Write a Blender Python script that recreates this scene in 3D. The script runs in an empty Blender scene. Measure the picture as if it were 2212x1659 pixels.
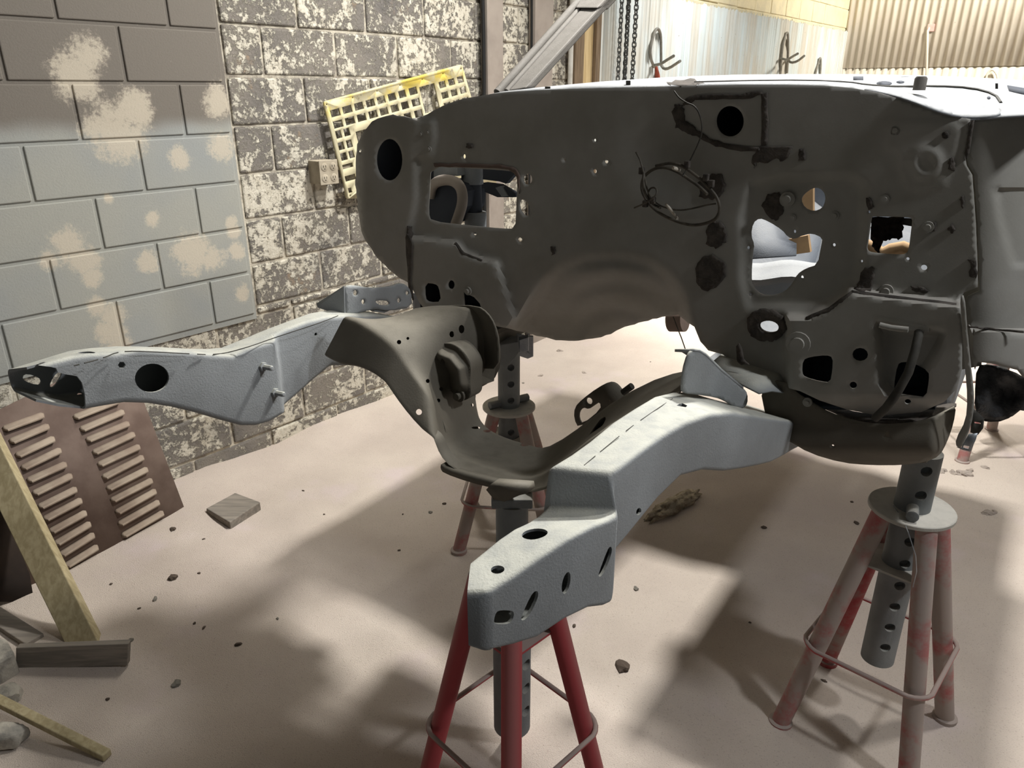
import bpy, bmesh, math, random
from mathutils import Vector, Matrix, noise
from mathutils.geometry import delaunay_2d_cdt
random.seed(7)
S = bpy.context.scene
COL = S.collection

# ------------------------------------------------------------------ camera
FPX, CXP, CYP, PITCH, CAMH = 1600.0, 1106.0, 829.5, math.radians(21.74), 1.72
cam = bpy.data.cameras.new('camera')
cam.sensor_fit = 'HORIZONTAL'; cam.sensor_width = 36.0; cam.lens = FPX / 2212.0 * 36.0
cam.clip_start = 0.05; cam.clip_end = 100
camo = bpy.data.objects.new('camera', cam); COL.objects.link(camo)
camo.location = (0, 0, CAMH); camo.rotation_euler = (math.pi / 2 - PITCH, 0, 0)
S.camera = camo

# ------------------------------------------------------------------ light and exposure
S.view_settings.view_transform = 'Standard'; S.view_settings.look = 'None'
S.view_settings.exposure = 0.2; S.view_settings.gamma = 1.0; S.view_settings.use_curve_mapping = False
wd = bpy.data.worlds.new('world'); S.world = wd; wd.use_nodes = True
wd.node_tree.nodes['Background'].inputs[0].default_value = (1.0, 0.99, 0.96, 1)
wd.node_tree.nodes['Background'].inputs[1].default_value = 0.055

def lamp(name, loc, target, energy, size, color, shape='RECTANGLE', sy=None, spread=None):
    d = bpy.data.lights.new(name, 'AREA'); d.energy = energy; d.color = color
    d.shape = shape; d.size = size
    if sy: d.size_y = sy
    if spread: d.spread = math.radians(spread)
    o = bpy.data.objects.new(name, d); COL.objects.link(o); o.location = loc
    o.rotation_euler = (Vector(target) - Vector(loc)).to_track_quat('-Z', 'Y').to_euler()
    return o
lamp('work_lamp_key', (1.15, 2.95, 3.6), (0.3, 1.6, 0.0), 142, 0.22, (1.0, 0.98, 0.94), sy=0.22)
lamp('work_lamp_second', (2.0, 2.05, 3.7), (0.6, 1.4, 0.0), 34, 0.2, (1.0, 0.98, 0.95), sy=0.2)
lamp('ceiling_lamp_right', (2.00, 0.50, 3.1), (0.5, 1.1, 0.8), 30, 0.2, (0.95, 0.97, 1.0), sy=0.2)
lamp('work_lamp_rear', (2.7, 5.2, 3.4), (2.9, 5.9, 0.0), 115, 0.4, (1.0, 0.97, 0.90), sy=0.25, spread=85)
lamp('work_lamp_far', (5.0, 6.9, 3.7), (4.6, 9.4, 2.5), 95, 0.6, (1.0, 0.97, 0.90), sy=0.3, spread=130)
lamp('added_fill_chain_wall', (2.3, 5.9, 3.8), (1.2, 6.5, 1.6), 24, 0.5, (0.97, 0.99, 1.0), sy=0.3, spread=110)  # added fill, brightens the corrugated wall behind the chains
lamp('added_fill_left_wall', (0.0, 4.0, 4.0), (-0.9, 3.9, 1.2), 16, 0.8, (1.0, 0.97, 0.90), sy=0.3, spread=90)  # added fill for the left wall, no fixture stands here

# ------------------------------------------------------------------ frames of reference
P_C, P_S = math.cos(PITCH), math.sin(PITCH)
CAMP = Vector((0, 0, CAMH))
def ray(px, py):
    u = (px - CXP) / FPX; v = (CYP - py) / FPX
    return Vector((u, P_C + v * P_S, -P_S + v * P_C))
WA = math.radians(38.6)                       # heading of the left wall
DW = Vector((math.sin(WA), math.cos(WA), 0)); NW = Vector((math.cos(WA), -math.sin(WA), 0)); WD = 3.07
CA = math.radians(35.0)                       # heading of the car
AV = Vector((math.sin(CA), math.cos(CA), 0)); ER = Vector((math.cos(CA), -math.sin(CA), 0)); CK = 1.65; LC = -0.925
UP = Vector((0, 0, 1))
def W(px, py, off=0.0):                       # a point on the left wall (off metres out of it)
    r = ray(px, py); return CAMP + r * ((-WD + off) / NW.dot(r))
def wsz(px, py):
    p = W(px, py); return p.dot(DW), p.z
def wallp(s, off, z): return DW * s + NW * (-WD + off) + UP * z
def car(f, l, z): return AV * (CK - f) + ER * (l + LC) + UP * z
def tocar(p): return (CK - AV.dot(p), ER.dot(p) - LC, p.z)
def F(px, py, f):
    r = ray(px, py); return CAMP + r * ((CK - f) / AV.dot(r))
def L(px, py, l):
    r = ray(px, py); return CAMP + r * ((l + LC) / ER.dot(r))
def Z(px, py, z):
    r = ray(px, py); return CAMP + r * ((z - CAMH) / r.z)
def PL(px, py, p0, n):
    r = ray(px, py); return CAMP + r * ((p0 - CAMP).dot(n) / r.dot(n))

# ------------------------------------------------------------------ objects
ORG = {}
def tag(o, label=None, cat=None, group=None, kind=None):
    if label: o['label'] = label
    if cat: o['category'] = cat
    if group: o['group'] = group
    if kind: o['kind'] = kind
    return o
def thing(name, label, cat, loc=(0, 0, 0), group=None):
    o = bpy.data.objects.new(name, None); COL.objects.link(o); o.location = loc
    o.empty_display_size = 0.05
    ORG[o.name] = Vector(loc); return tag(o, label, cat, group)
def link(name, me, mat, parent=None, label=None):
    o = bpy.data.objects.new(name, me); COL.objects.link(o)
    if mat is not None and not me.materials: me.materials.append(mat)
    if parent is not None:
        o.parent = parent; ORG[o.name] = ORG.get(parent.name, Vector((0, 0, 0)))
    else: ORG[o.name] = Vector((0, 0, 0))
    if label: o['label'] = label
    return o

class MB:
    def __init__(self): self.v = []; self.f = []
    def add(self, vs, fs):
        b = len(self.v); self.v += [Vector(x) for x in vs]; self.f += [tuple(i + b for i in t) for t in fs]; return self
    def hexa(self, c8):
        return self.add(c8, [(0, 3, 2, 1), (4, 5, 6, 7), (0, 1, 5, 4), (1, 2, 6, 5), (2, 3, 7, 6), (3, 0, 4, 7)])
    def box(self, c, ax, ay, az):             # centre and three half-axes
        c = Vector(c); ax = Vector(ax); ay = Vector(ay); az = Vector(az)
        return self.hexa([c - ax - ay - az, c + ax - ay - az, c + ax + ay - az, c - ax + ay - az,
                          c - ax - ay + az, c + ax - ay + az, c + ax + ay + az, c - ax + ay + az])
    def tube(self, pts, r, n=12, caps=True, closed=False, rs=None):
        pts = [Vector(p) for p in pts]; m = len(pts); up = None; vs = []; fs = []
        for i, p in enumerate(pts):
            a = pts[(i - 1) % m] if (i > 0 or closed) else p
            b = pts[(i + 1) % m] if (i < m - 1 or closed) else p
            t = (b - a).normalized()
            if up is None:
                up = Vector((0, 0, 1)) if abs(t.z) < 0.9 else Vector((1, 0, 0))
            x = (up - t * up.dot(t)).normalized(); up = x; y = t.cross(x)
            rr = rs[i] if rs else r
            for k in range(n):
                an = 2 * math.pi * k / n
                vs.append(p + x * (rr * math.cos(an)) + y * (rr * math.sin(an)))
        for i in range(m if closed else m - 1):
            for k in range(n):
                fs.append((i * n + k, i * n + (k + 1) % n, ((i + 1) % m) * n + (k + 1) % n, ((i + 1) % m) * n + k))
        if caps and not closed:
            fs.append(tuple(range(n - 1, -1, -1))); fs.append(tuple((m - 1) * n + k for k in range(n)))
        return self.add(vs, fs)
    def prism(self, poly, d):                 # polygon of 3-D points pushed along d
        n = len(poly); d = Vector(d); p = [Vector(q) for q in poly]
        return self.add(p + [q + d for q in p], [tuple(range(n))] + [tuple(range(2 * n - 1, n - 1, -1))] +
                        [(i, i + n, (i + 1) % n + n, (i + 1) % n) for i in range(n)])
    def lathe(self, c, prof, axis=(0, 0, 1), n=32):
        c = Vector(c); az = Vector(axis).normalized(); ax = az.orthogonal().normalized(); ay = az.cross(ax); vs = []; fs = []
        for (r, h) in prof:
            for k in range(n):
                an = 2 * math.pi * k / n; vs.append(c + az * h + ax * (r * math.cos(an)) + ay * (r * math.sin(an)))
        m = len(prof)
        for i in range(m - 1):
            for k in range(n): fs.append((i * n + k, i * n + (k + 1) % n, (i + 1) * n + (k + 1) % n, (i + 1) * n + k))
        fs.append(tuple(range(n - 1, -1, -1))); fs.append(tuple((m - 1) * n + k for k in range(n)))
        return self.add(vs, fs)
    def mesh(self, name, org=Vector((0, 0, 0)), smooth=None):
        me = bpy.data.meshes.new(name); me.from_pydata([v - org for v in self.v], [], self.f); me.validate()
        bm = bmesh.new(); bm.from_mesh(me); bmesh.ops.recalc_face_normals(bm, faces=bm.faces); bm.to_mesh(me); bm.free()
        if smooth is not None:
            for p in me.polygons: p.use_smooth = True
            me.set_sharp_from_angle(angle=math.radians(smooth))
        return me
    def build(self, name, mat, parent=None, smooth=None, label=None, bevel=None):
        org = ORG.get(parent.name, Vector((0, 0, 0))) if parent is not None else Vector((0, 0, 0))
        o = link(name, self.mesh(name, org, smooth), mat, parent, label)
        if bevel:
            b = o.modifiers.new('bevel', 'BEVEL'); b.width = bevel; b.segments = 2; b.limit_method = 'ANGLE'; b.angle_limit = math.radians(35)
        return o

def bake(o):                                  # turn modifiers into plain mesh
    dg = bpy.context.evaluated_depsgraph_get(); dg.update()
    me = bpy.data.meshes.new_from_object(o.evaluated_get(dg))
    o.modifiers.clear(); old = o.data; o.data = me; me.name = o.name
    return o
def cut(o, cutters):                          # drill holes through a part, then drop the cutters
    tmp = []
    for mb in cutters:
        me = mb.mesh('cutter'); c = bpy.data.objects.new('cutter', me); COL.objects.link(c)
        c.location = -ORG.get(o.name, Vector((0, 0, 0))) + ORG.get(o.name, Vector((0, 0, 0)))
        m = o.modifiers.new('hole', 'BOOLEAN'); m.operation = 'DIFFERENCE'; m.object = c; m.solver = 'EXACT'; m.use_self = True; m.use_hole_tolerant = True; tmp.append(c)
    bake(o)
    for c in tmp:
        me = c.data; bpy.data.objects.remove(c); bpy.data.meshes.remove(me)
    return o

def pip(x, y, poly):
    c = False; j = len(poly) - 1
    for i in range(len(poly)):
        xi, yi = poly[i]; xj, yj = poly[j]
        if (yi > y) != (yj > y) and x < (xj - xi) * (y - yi) / (yj - yi) + xi: c = not c
        j = i
    return c
def dseg(x, y, poly, closed=True):
    b = 1e9; n = len(poly)
    for i in range(n if closed else n - 1):
        x0, y0 = poly[i]; x1, y1 = poly[(i + 1) % n]; dx = x1 - x0; dy = y1 - y0; q = dx * dx + dy * dy
        t = 0 if q == 0 else max(0, min(1, ((x - x0) * dx + (y - y0) * dy) / q))
        e = (x - x0 - t * dx) ** 2 + (y - y0 - t * dy) ** 2
        if e < b: b = e
    return math.sqrt(b)
def sstep(t): t = max(0.0, min(1.0, t)); return t * t * (3 - 2 * t)
def inside_w(x, y, poly, soft):               # 0 outside .. 1 inside, soft edge
    d = dseg(x, y, poly); d = d if pip(x, y, poly) else -d
    return sstep(d / soft * 0.5 + 0.5)
def smoothpoly(poly, it=1, closed=True):
    for _ in range(it):
        n = len(poly); q = []
        if not closed: q.append(poly[0])
        for i in range(n if closed else n - 1):
            a = poly[i]; b = poly[(i + 1) % n]
            q.append((a[0] * .75 + b[0] * .25, a[1] * .75 + b[1] * .25)); q.append((a[0] * .25 + b[0] * .75, a[1] * .25 + b[1] * .75))
        if not closed: q.append(poly[-1])
        poly = q
    return poly
def ell(cx, cy, rx, ry, n=20, rot=0.0):
    c, s = math.cos(rot), math.sin(rot); o = []
    for k in range(n):
        a = 2 * math.pi * k / n; x = rx * math.cos(a); y = ry * math.sin(a); o.append((cx + x * c - y * s, cy + x * s + y * c))
    return o
def ragged(poly, amp, seed, sub=3):
    rnd = random.Random(seed); out = []
    n = len(poly)
    for i in range(n):
        a = poly[i]; b = poly[(i + 1) % n]
        for k in range(sub):
            t = k / sub; out.append((a[0] + (b[0] - a[0]) * t + rnd.uniform(-amp, amp), a[1] + (b[1] - a[1]) * t + rnd.uniform(-amp, amp)))
    return out
def patch_mesh(name, outline, holes, fn, spacing, org, smooth=40):
    vs = []; es = []
    for lp in [outline] + holes:
        b = len(vs); vs += [Vector(p) for p in lp]; es += [(b + i, b + (i + 1) % len(lp)) for i in range(len(lp))]
    if spacing:
        x0 = min(p[0] for p in outline); x1 = max(p[0] for p in outline); y0 = min(p[1] for p in outline); y1 = max(p[1] for p in outline)
        y = y0; row = 0
        while y < y1:
            x = x0 + (spacing / 2 if row % 2 else 0)
            while x < x1:
                if pip(x, y, outline) and dseg(x, y, outline) > spacing * .45 and not any(
                        pip(x, y, h) or dseg(x, y, h) < spacing * .4 for h in holes
                        if min(q[0] for q in h) - spacing < x < max(q[0] for q in h) + spacing and min(q[1] for q in h) - spacing < y < max(q[1] for q in h) + spacing):
                    vs.append(Vector((x, y)))
                x += spacing
            y += spacing * .87; row += 1
    r = delaunay_2d_cdt(vs, es, [], 0, 1e-4)
    v2, tris = r[0], r[2]
    keep = []
    for t in tris:
        cx = sum(v2[i][0] for i in t) / 3; cy = sum(v2[i][1] for i in t) / 3
        if pip(cx, cy, outline) and not any(pip(cx, cy, h) for h in holes): keep.append(t)
    used = sorted({i for t in keep for i in t}); mp = {k: i for i, k in enumerate(used)}
    me = bpy.data.meshes.new(name)
    me.from_pydata([fn(v2[i][0], v2[i][1]) - org for i in used], [], [tuple(mp[i] for i in t) for t in keep])
    bm = bmesh.new(); bm.from_mesh(me); bmesh.ops.recalc_face_normals(bm, faces=bm.faces)
    if bm.faces:
        s = sum(((CAMP - org - f.calc_center_median()).dot(f.normal) * f.calc_area()) for f in bm.faces)
        if s < 0: bmesh.ops.reverse_faces(bm, faces=bm.faces)
    bm.to_mesh(me); bm.free()
    for p in me.polygons: p.use_smooth = True
    me.set_sharp_from_angle(angle=math.radians(smooth))
    return me
def patch(name, outline, holes, fn, spacing, mat, parent=None, thick=0.003, label=None, smooth=40):
    org = ORG.get(parent.name, Vector((0, 0, 0))) if parent is not None else Vector((0, 0, 0))
    o = link(name, patch_mesh(name, outline, holes, fn, spacing, org, smooth), mat, parent, label)
    if thick:
        m = o.modifiers.new('solid', 'SOLIDIFY'); m.thickness = thick; m.offset = -1; m.use_even_offset = False
    return o

# ------------------------------------------------------------------ materials
def lin(r, g, b):
    f = lambda c: (c / 255) / 12.92 if c <= 10 else (((c / 255) + .055) / 1.055) ** 2.4
    return (f(r), f(g), f(b), 1)
class NT:
    def __init__(self, name):
        self.m = bpy.data.materials.new(name); self.m.use_nodes = True; self.t = self.m.node_tree; self.n = self.t.nodes; self.l = self.t.links
        self.b = self.n['Principled BSDF']; self.tc = self.n.new('ShaderNodeTexCoord')
    def co(self): return self.tc.outputs['Object']
    def put(self, sock, v):
        if hasattr(v, 'is_output') or isinstance(v, bpy.types.NodeSocket): self.l.new(v, sock)
        else: sock.default_value = v
    def noise(self, scale, detail=4, rough=.6, vec=None, w=None, dist=0.0):
        n = self.n.new('ShaderNodeTexNoise'); n.inputs['Scale'].default_value = scale; n.inputs['Detail'].default_value = detail
        n.inputs['Roughness'].default_value = rough; n.inputs['Distortion'].default_value = dist; self.l.new(vec or self.co(), n.inputs['Vector']); return n.outputs['Fac']
    def ramp(self, fac, a, b, lo=0.0, hi=1.0):
        n = self.n.new('ShaderNodeMapRange'); n.interpolation_type = 'SMOOTHSTEP'
        n.inputs['From Min'].default_value = a; n.inputs['From Max'].default_value = b; n.inputs['To Min'].default_value = lo; n.inputs['To Max'].default_value = hi
        self.put(n.inputs['Value'], fac); return n.outputs['Result']
    def mix(self, fac, a, b):
        n = self.n.new('ShaderNodeMix'); n.data_type = 'RGBA'; self.put(n.inputs['Factor'], fac); self.put(n.inputs[6], a); self.put(n.inputs[7], b); return n.outputs[2]
    def math(self, op, a, b=0.0):
        n = self.n.new('ShaderNodeMath'); n.operation = op; self.put(n.inputs[0], a); self.put(n.inputs[1], b); return n.outputs[0]
    def scaled(self, sx, sy, sz, loc=(0, 0, 0)):
        n = self.n.new('ShaderNodeMapping'); n.inputs['Scale'].default_value = (sx, sy, sz); n.inputs['Location'].default_value = loc; self.l.new(self.co(), n.inputs['Vector']); return n.outputs[0]
    def dist(self, p):
        n = self.n.new('ShaderNodeVectorMath'); n.operation = 'DISTANCE'; self.l.new(self.co(), n.inputs[0]); n.inputs[1].default_value = p; return n.outputs['Value']
    def xyz(self):
        n = self.n.new('ShaderNodeSeparateXYZ'); self.l.new(self.co(), n.inputs[0]); return n.outputs
    def normal_up(self):
        g = self.n.new('ShaderNodeNewGeometry'); s = self.n.new('ShaderNodeSeparateXYZ'); self.l.new(g.outputs['Normal'], s.inputs[0]); return s.outputs['Z']
    def bump(self, h, strength=.3, d=.01):
        n = self.n.new('ShaderNodeBump'); n.inputs['Strength'].default_value = strength; n.inputs['Distance'].default_value = d
        self.put(n.inputs['Height'], h); self.l.new(n.outputs[0], self.b.inputs['Normal'])
    def done(self, col, rough=.8, metal=0.0, spec=.3):
        self.put(self.b.inputs['Base Color'], col); self.put(self.b.inputs['Roughness'], rough)
        self.b.inputs['Metallic'].default_value = metal; self.b.inputs['Specular IOR Level'].default_value = spec
        return self.m
def simple(name, c, c2=None, scale=8.0, rough=.8, metal=0.0, spec=.3, bump=.15, bscale=250.0, bd=.001):
    t = NT(name); c = lin(*c)
    col = t.mix(t.ramp(t.noise(scale, 5), .35, .7), c, lin(*c2)) if c2 else c
    if bump: t.bump(t.noise(bscale, 3), bump, bd)
    return t.done(col, rough, metal, spec)

M = {}
def blasted(name, a, b, dust, bs=.5):
    t = NT(name)
    c = t.mix(t.ramp(t.noise(5, 4), .3, .7), lin(*a), lin(*b))
    c = t.mix(t.math('MULTIPLY', t.ramp(t.normal_up(), .3, .95), t.ramp(t.noise(30, 4), .2, .65, .45, 1.0)), c, lin(*dust))
    t.bump(t.noise(260, 4, .65), bs, .0020)
    return t.done(c, .72, 0.0, .35)
M['steel'] = blasted('blasted_steel', (146, 150, 152), (132, 135, 136), (184, 184, 174))
M['firewall'] = blasted('blasted_firewall_steel', (160, 158, 152), (144, 142, 134), (170, 166, 158), .12)
M['crossmember'] = blasted('blasted_crossmember_steel', (106, 101, 90), (92, 87, 77), (124, 119, 107), .2)
M['pillar'] = blasted('dusty_pillar_steel', (118, 114, 108), (104, 100, 94), (134, 130, 124))
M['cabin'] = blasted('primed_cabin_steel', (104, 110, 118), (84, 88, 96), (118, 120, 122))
M['pipe'] = blasted('dusty_pipe_steel', (136, 140, 140), (116, 119, 119), (170, 168, 160))
M['plate'] = blasted('dusty_plate_steel', (176, 174, 166), (160, 158, 150), (206, 202, 192))
M['bright'] = blasted('bright_body_steel', (140, 143, 147), (124, 128, 132), (150, 152, 153))
M['black'] = simple('black_sealer', (86, 80, 74), (60, 56, 52), 40, .9, bump=.6, bscale=160, bd=.003)
M['dark'] = simple('dark_parts_and_hole_shade', (62, 66, 74), None, rough=.9, bump=0)  # dark inner parts, and shade painted inside holes and slots
M['rubber'] = simple('dull_rubber', (70, 68, 62), (52, 50, 46), 20, .75)
M['wire'] = simple('dusty_wire', (92, 86, 76), (60, 56, 50), 30, .6)
M['wire_pale'] = simple('pale_wire_sleeve', (180, 172, 158), None, rough=.6)
M['galv'] = simple('galvanised_bracket', (170, 174, 178), (140, 146, 152), 25, .45, .5, .5, .1)
M['rust'] = simple('rusty_brown_sheet', (116, 100, 91), (94, 78, 70), 5, .8, bump=.3, bscale=90)
M['rustlouver'] = simple('dusty_louver', (164, 150, 134), (140, 124, 110), 9, .8)
M['tan'] = simple('tan_cardboard', (170, 140, 104), (150, 122, 90), 9, .85)
M['carpet'] = simple('brown_carpet_scrap', (48, 38, 32), (34, 26, 22), 60, 1.0, bump=1.0, bscale=300, bd=.006)
M['white_paint'] = simple('white_conduit_paint', (206, 204, 196), (186, 182, 172), 12, .7)
M['cable'] = simple('black_cable_jacket', (30, 30, 30), None, rough=.6, bump=0)
M['strip'] = simple('dusty_post_paint', (162, 152, 142), (140, 130, 122), 3, .8, bump=.2, bscale=60)
M['chain'] = simple('dull_chain_steel', (96, 98, 96), (70, 72, 70), 30, .5, .4, .5, .1)
M['hook'] = simple('dusty_hook_steel', (140, 136, 126), (110, 106, 98), 12, .6, .2)
M['rag'] = simple('red_rag_cloth', (176, 92, 74), (150, 76, 60), 20, .95)
M['yellow'] = None
M['concrete'] = simple('broken_concrete', (176, 170, 158), (120, 118, 112), 14, .95, bump=.8, bscale=70, bd=.004)
M['debris'] = simple('dirt_crumbs', (96, 84, 74), (66, 58, 52), 30, .95, bump=.5, bscale=120)
M['outlet'] = simple('dusty_outlet_paint', (172, 162, 144), (154, 144, 126), 20, .7)
M['slot'] = simple('dark_slot', (38, 32, 28), None, rough=.9, bump=0)
M['plastic'] = simple('black_liner_plastic', (30, 31, 34), (58, 58, 58), 18, .55, spec=.5, bump=.6, bscale=40, bd=.01)

def mk_yellow():
    t = NT('worn_yellow_paint')
    a0 = W(700, 222, .035); ex_ = (W(1000, 142, .035) - a0).normalized(); ey_ = UP - ex_ * UP.dot(ex_); ey_.normalize()
    vm = t.n.new('ShaderNodeVectorMath'); vm.operation = 'DOT_PRODUCT'; t.l.new(t.co(), vm.inputs[0]); vm.inputs[1].default_value = ey_
    top = t.ramp(t.math('ADD', vm.outputs['Value'], t.math('MULTIPLY', t.noise(7, 4), .12)), a0.dot(ey_) - .10 + .06, a0.dot(ey_) - .02 + .06)
    c = t.mix(t.math('MAXIMUM', t.math('MULTIPLY', top, t.ramp(t.noise(5, 5, .7), .38, .55)), t.ramp(t.noise(8, 5, .7, t.scaled(1, 1, 1, (5, 0, 3))), .6, .72, 0, .5)), lin(198, 190, 158), lin(206, 184, 84))
    c = t.mix(t.ramp(t.noise(26, 4), .62, .72), c, lin(150, 140, 116))
    t.bump(t.noise(160, 3), .2, .002); return t.done(c, .7)
M['yellow'] = mk_yellow()
def mk_red(name, dusty):
    t = NT(name)
    z = t.ramp(t.noise(6, 5, .65), .44 - dusty, .66 - dusty)
    d = t.math('MAXIMUM', t.ramp(t.normal_up(), .05, .5), z)
    d = t.math('ADD', t.math('MULTIPLY', d, .8), .12 + max(0, dusty) * .4)
    c = t.mix(d, lin(168, 46, 56), lin(158, 148, 140))
    t.bump(t.noise(300, 3), .2, .001); return t.done(c, .65)
M['red'] = mk_red('dusted_red_paint', 0.0); M['red_dusty'] = mk_red('heavily_dusted_red_paint', .12)
M['red_clean'] = mk_red('lightly_dusted_red_paint', -.2)
def mk_wood(name, a, b, ax):
    t = NT(name); sc = [14, 14, 14]; sc[ax] = 1.2
    n = t.noise(4, 6, .6, t.scaled(*sc), dist=.6)
    c = t.mix(t.ramp(n, .35, .65), lin(*a), lin(*b)); t.bump(n, .15, .002); return t.done(c, .8)
M['wood'] = mk_wood('pale_pine', (172, 160, 128), (150, 138, 106), 2)
M['wood_brown'] = mk_wood('brown_stained_pine', (128, 110, 88), (104, 88, 70), 2)
M['wood_grey'] = mk_wood('dusty_grey_board', (140, 132, 122), (116, 110, 102), 0)
M['wood_tan'] = mk_wood('tan_trim_wood', (206, 184, 140), (184, 160, 116), 2)
def mk_sand():
    t = NT('blasting_sand')
    c = t.mix(t.ramp(t.noise(1.1, 5), .3, .7), lin(208, 196, 184), lin(190, 177, 167))
    c = t.mix(t.ramp(t.noise(200, 3, .7), .56, .72, 0, .55), c, lin(140, 124, 112))
    c = t.mix(t.ramp(t.noise(2.3, 4, vec=t.scaled(1, 1, 1, (3, 5, 0))), .55, .75, 0, .5), c, lin(208, 192, 196))
    h = t.math('ADD', t.math('MULTIPLY', t.noise(24, 5), .5), t.noise(330, 3))
    t.bump(h, .7, .006); return t.done(c, .95, 0, .1)
M['sand'] = mk_sand()
def mk_block():
    t = NT('painted_block')
    x = t.xyz()
    c = t.mix(t.ramp(t.noise(1.3, 3), .35, .65), lin(158, 158, 150), lin(146, 150, 150))
    zz = t.math('ADD', x[2], t.math('MULTIPLY', t.math('SUBTRACT', t.noise(1.5, 3), .5), .22))
    c = t.mix(t.ramp(zz, 1.54, 1.64), c, lin(116, 110, 102))  # upper courses toned darker: the shadow on them is painted in
    px = [((165, 165), .13), ((190, 120), .10), ((250, 280), .17), ((290, 240), .12), ((470, 215), .10), ((480, 320), .09), ((390, 340), .07), ((150, 530), .10), ((185, 560), .09), ((200, 600), .06), ((110, 560), .06),
          ((415, 545), .13), ((460, 560), .09), ((320, 565), .07), ((245, 680), .08), ((240, 720), .09), ((255, 750), .08), ((505, 500), .05), ((515, 540), .06), ((525, 630), .06), ((235, 430), .03), ((500, 480), .04), ((330, 470), .05), ((210, 660), .06)]
    m = None
    for (q, r) in px:
        s, z = wsz(*q); e = t.ramp(t.dist((s, 0, z)), r * 1.5, 0.0)
        m = e if m is None else t.math('MAXIMUM', m, e)
    n = t.noise(55, 8, .8); n1 = t.noise(9, 5, .7); k = t.math('ADD', t.math('ADD', t.math('MULTIPLY', n, .45), t.math('MULTIPLY', n1, .4)), t.math('MULTIPLY', m, .30))
    c = t.mix(t.ramp(k, .55, .68, 0, .8), c, lin(196, 186, 168))
    c = t.mix(t.ramp(t.noise(44, 6, .75, t.scaled(1, 1, 1, (7, 1, 2))), .675, .70), c, lin(206, 200, 184))
    t.bump(t.noise(130, 5, .75), .5, .004); return t.done(c, .75, 0, .25)
M['block'] = mk_block()
def mk_rough():
    t = NT('flaking_block')
    c = t.mix(t.ramp(t.noise(1.7, 4), .4, .6), lin(146, 139, 130), lin(128, 123, 117))
    b = t.noise(3.2, 6, .7, t.scaled(1, 1, 1, (2, 0, 9)))
    c = t.mix(t.ramp(b, .6, .66), c, lin(158, 140, 120))
    n = t.noise(4.2, 12, .8, dist=.4); n2 = t.noise(38, 8, .75, t.scaled(1, 1, 1, (4, 4, 4))); n3 = t.noise(1.4, 3, vec=t.scaled(1, 1, 1, (1, 5, 3)))
    k = t.math('ADD', t.math('ADD', t.math('MULTIPLY', n, .5), t.math('MULTIPLY', n2, .42)), t.math('MULTIPLY', n3, .16))
    fl = t.ramp(k, .515, .56)
    c = t.mix(fl, c, t.mix(t.ramp(n2, .4, .6), lin(206, 198, 180), lin(222, 216, 200)))
    c = t.mix(t.ramp(t.noise(2.1, 3, vec=t.scaled(1, 1, 1, (8, 2, 1))), .60, .74, 0, .6), c, lin(104, 102, 102))
    h = t.math('ADD', t.math('MULTIPLY', fl, .5), t.math('ADD', n, t.math('MULTIPLY', t.noise(70, 6, .75), .8)))
    t.bump(h, .9, .010); return t.done(c, .9, 0, .15)
M['rough'] = mk_rough()
M['mortar'] = simple('grey_mortar', (140, 142, 138), (124, 124, 118), 10, .9, bump=.4, bscale=80, bd=.003)
M['mortar_old'] = simple('old_pale_mortar', (206, 198, 180), (130, 122, 112), 18, .95, bump=.8, bscale=60, bd=.006)
def mk_sheet(name, a, b):
    t = NT(name)
    c = t.mix(t.ramp(t.noise(2, 4, vec=t.scaled(3, 3, .6)), .35, .65), lin(*a), lin(*b))
    c = t.mix(t.ramp(t.noise(40, 4), .68, .74), c, lin(150, 136, 120)); t.bump(t.noise(90, 3), .1, .002); return t.done(c, .6, 0, .35)
M['sheet'] = mk_sheet('white_corrugated_paint', (196, 203, 200), (190, 183, 168))
M['sheet_back'] = mk_sheet('cream_corrugated_paint', (214, 206, 190), (196, 186, 170))
M['cream'] = simple('cream_block_paint', (224, 212, 176), (206, 196, 166), 6, .85, bump=.6, bscale=60, bd=.006)

# ------------------------------------------------------------------ the room
WM = Matrix(((DW.x, -NW.x, 0, -NW.x * WD), (DW.y, -NW.y, 0, -NW.y * WD), (0, 0, 1, 0), (0, 0, 0, 1)))
def on_wall(o): o.matrix_world = WM; return o
def child_of(o, parent): o.parent = parent; o.matrix_parent_inverse = Matrix.Identity(4); o.matrix_local = Matrix.Identity(4); return o
def blocks(mb, s0, s1, z0, z1, zr, course, length, phase, gap, y0, jit, rnd):
    k = math.floor((z0 - zr) / course)
    while zr + k * course < z1 - .01:
        a = max(z0, zr + k * course) + gap / 2; b = min(z1, zr + (k + 1) * course) - gap / 2
        off = phase + (length / 2 if k % 2 else 0); i = math.floor((s0 - off) / length)
        while off + i * length < s1:
            c = max(s0, off + i * length) + gap / 2; d = min(s1, off + (i + 1) * length) - gap / 2
            if d - c > .02 and b - a > .02:
                y = y0 + rnd.uniform(-jit, jit); j = lambda: rnd.uniform(-jit, jit) * .6
                mb.hexa([(c + j(), y + j(), a + j()), (d + j(), y + j(), a + j()), (d, .16, a), (c, .16, a), (c + j(), y + j(), b + j()), (d + j(), y + j(), b + j()), (d, .16, b), (c, .16, b)])
            i += 1
        k += 1
rw = random.Random(3)
mb = MB(); blocks(mb, -1.6, 1.895, .715, 5.0, .7225, .2037, .413, 1.270 - .413 * 4, .013, 0.0, 0.0, rw)
wl = on_wall(tag(mb.build('wall_left', M['block'], bevel=.004), kind='structure', label='grey painted block wall section at the left'))
mb = MB(); mb.hexa([(-1.6, .007, .70), (1.9, .007, .70), (1.9, .2, .70), (-1.6, .2, .70), (-1.6, .007, 5.0), (1.9, .007, 5.0), (1.9, .2, 5.0), (-1.6, .2, 5.0)])
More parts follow.
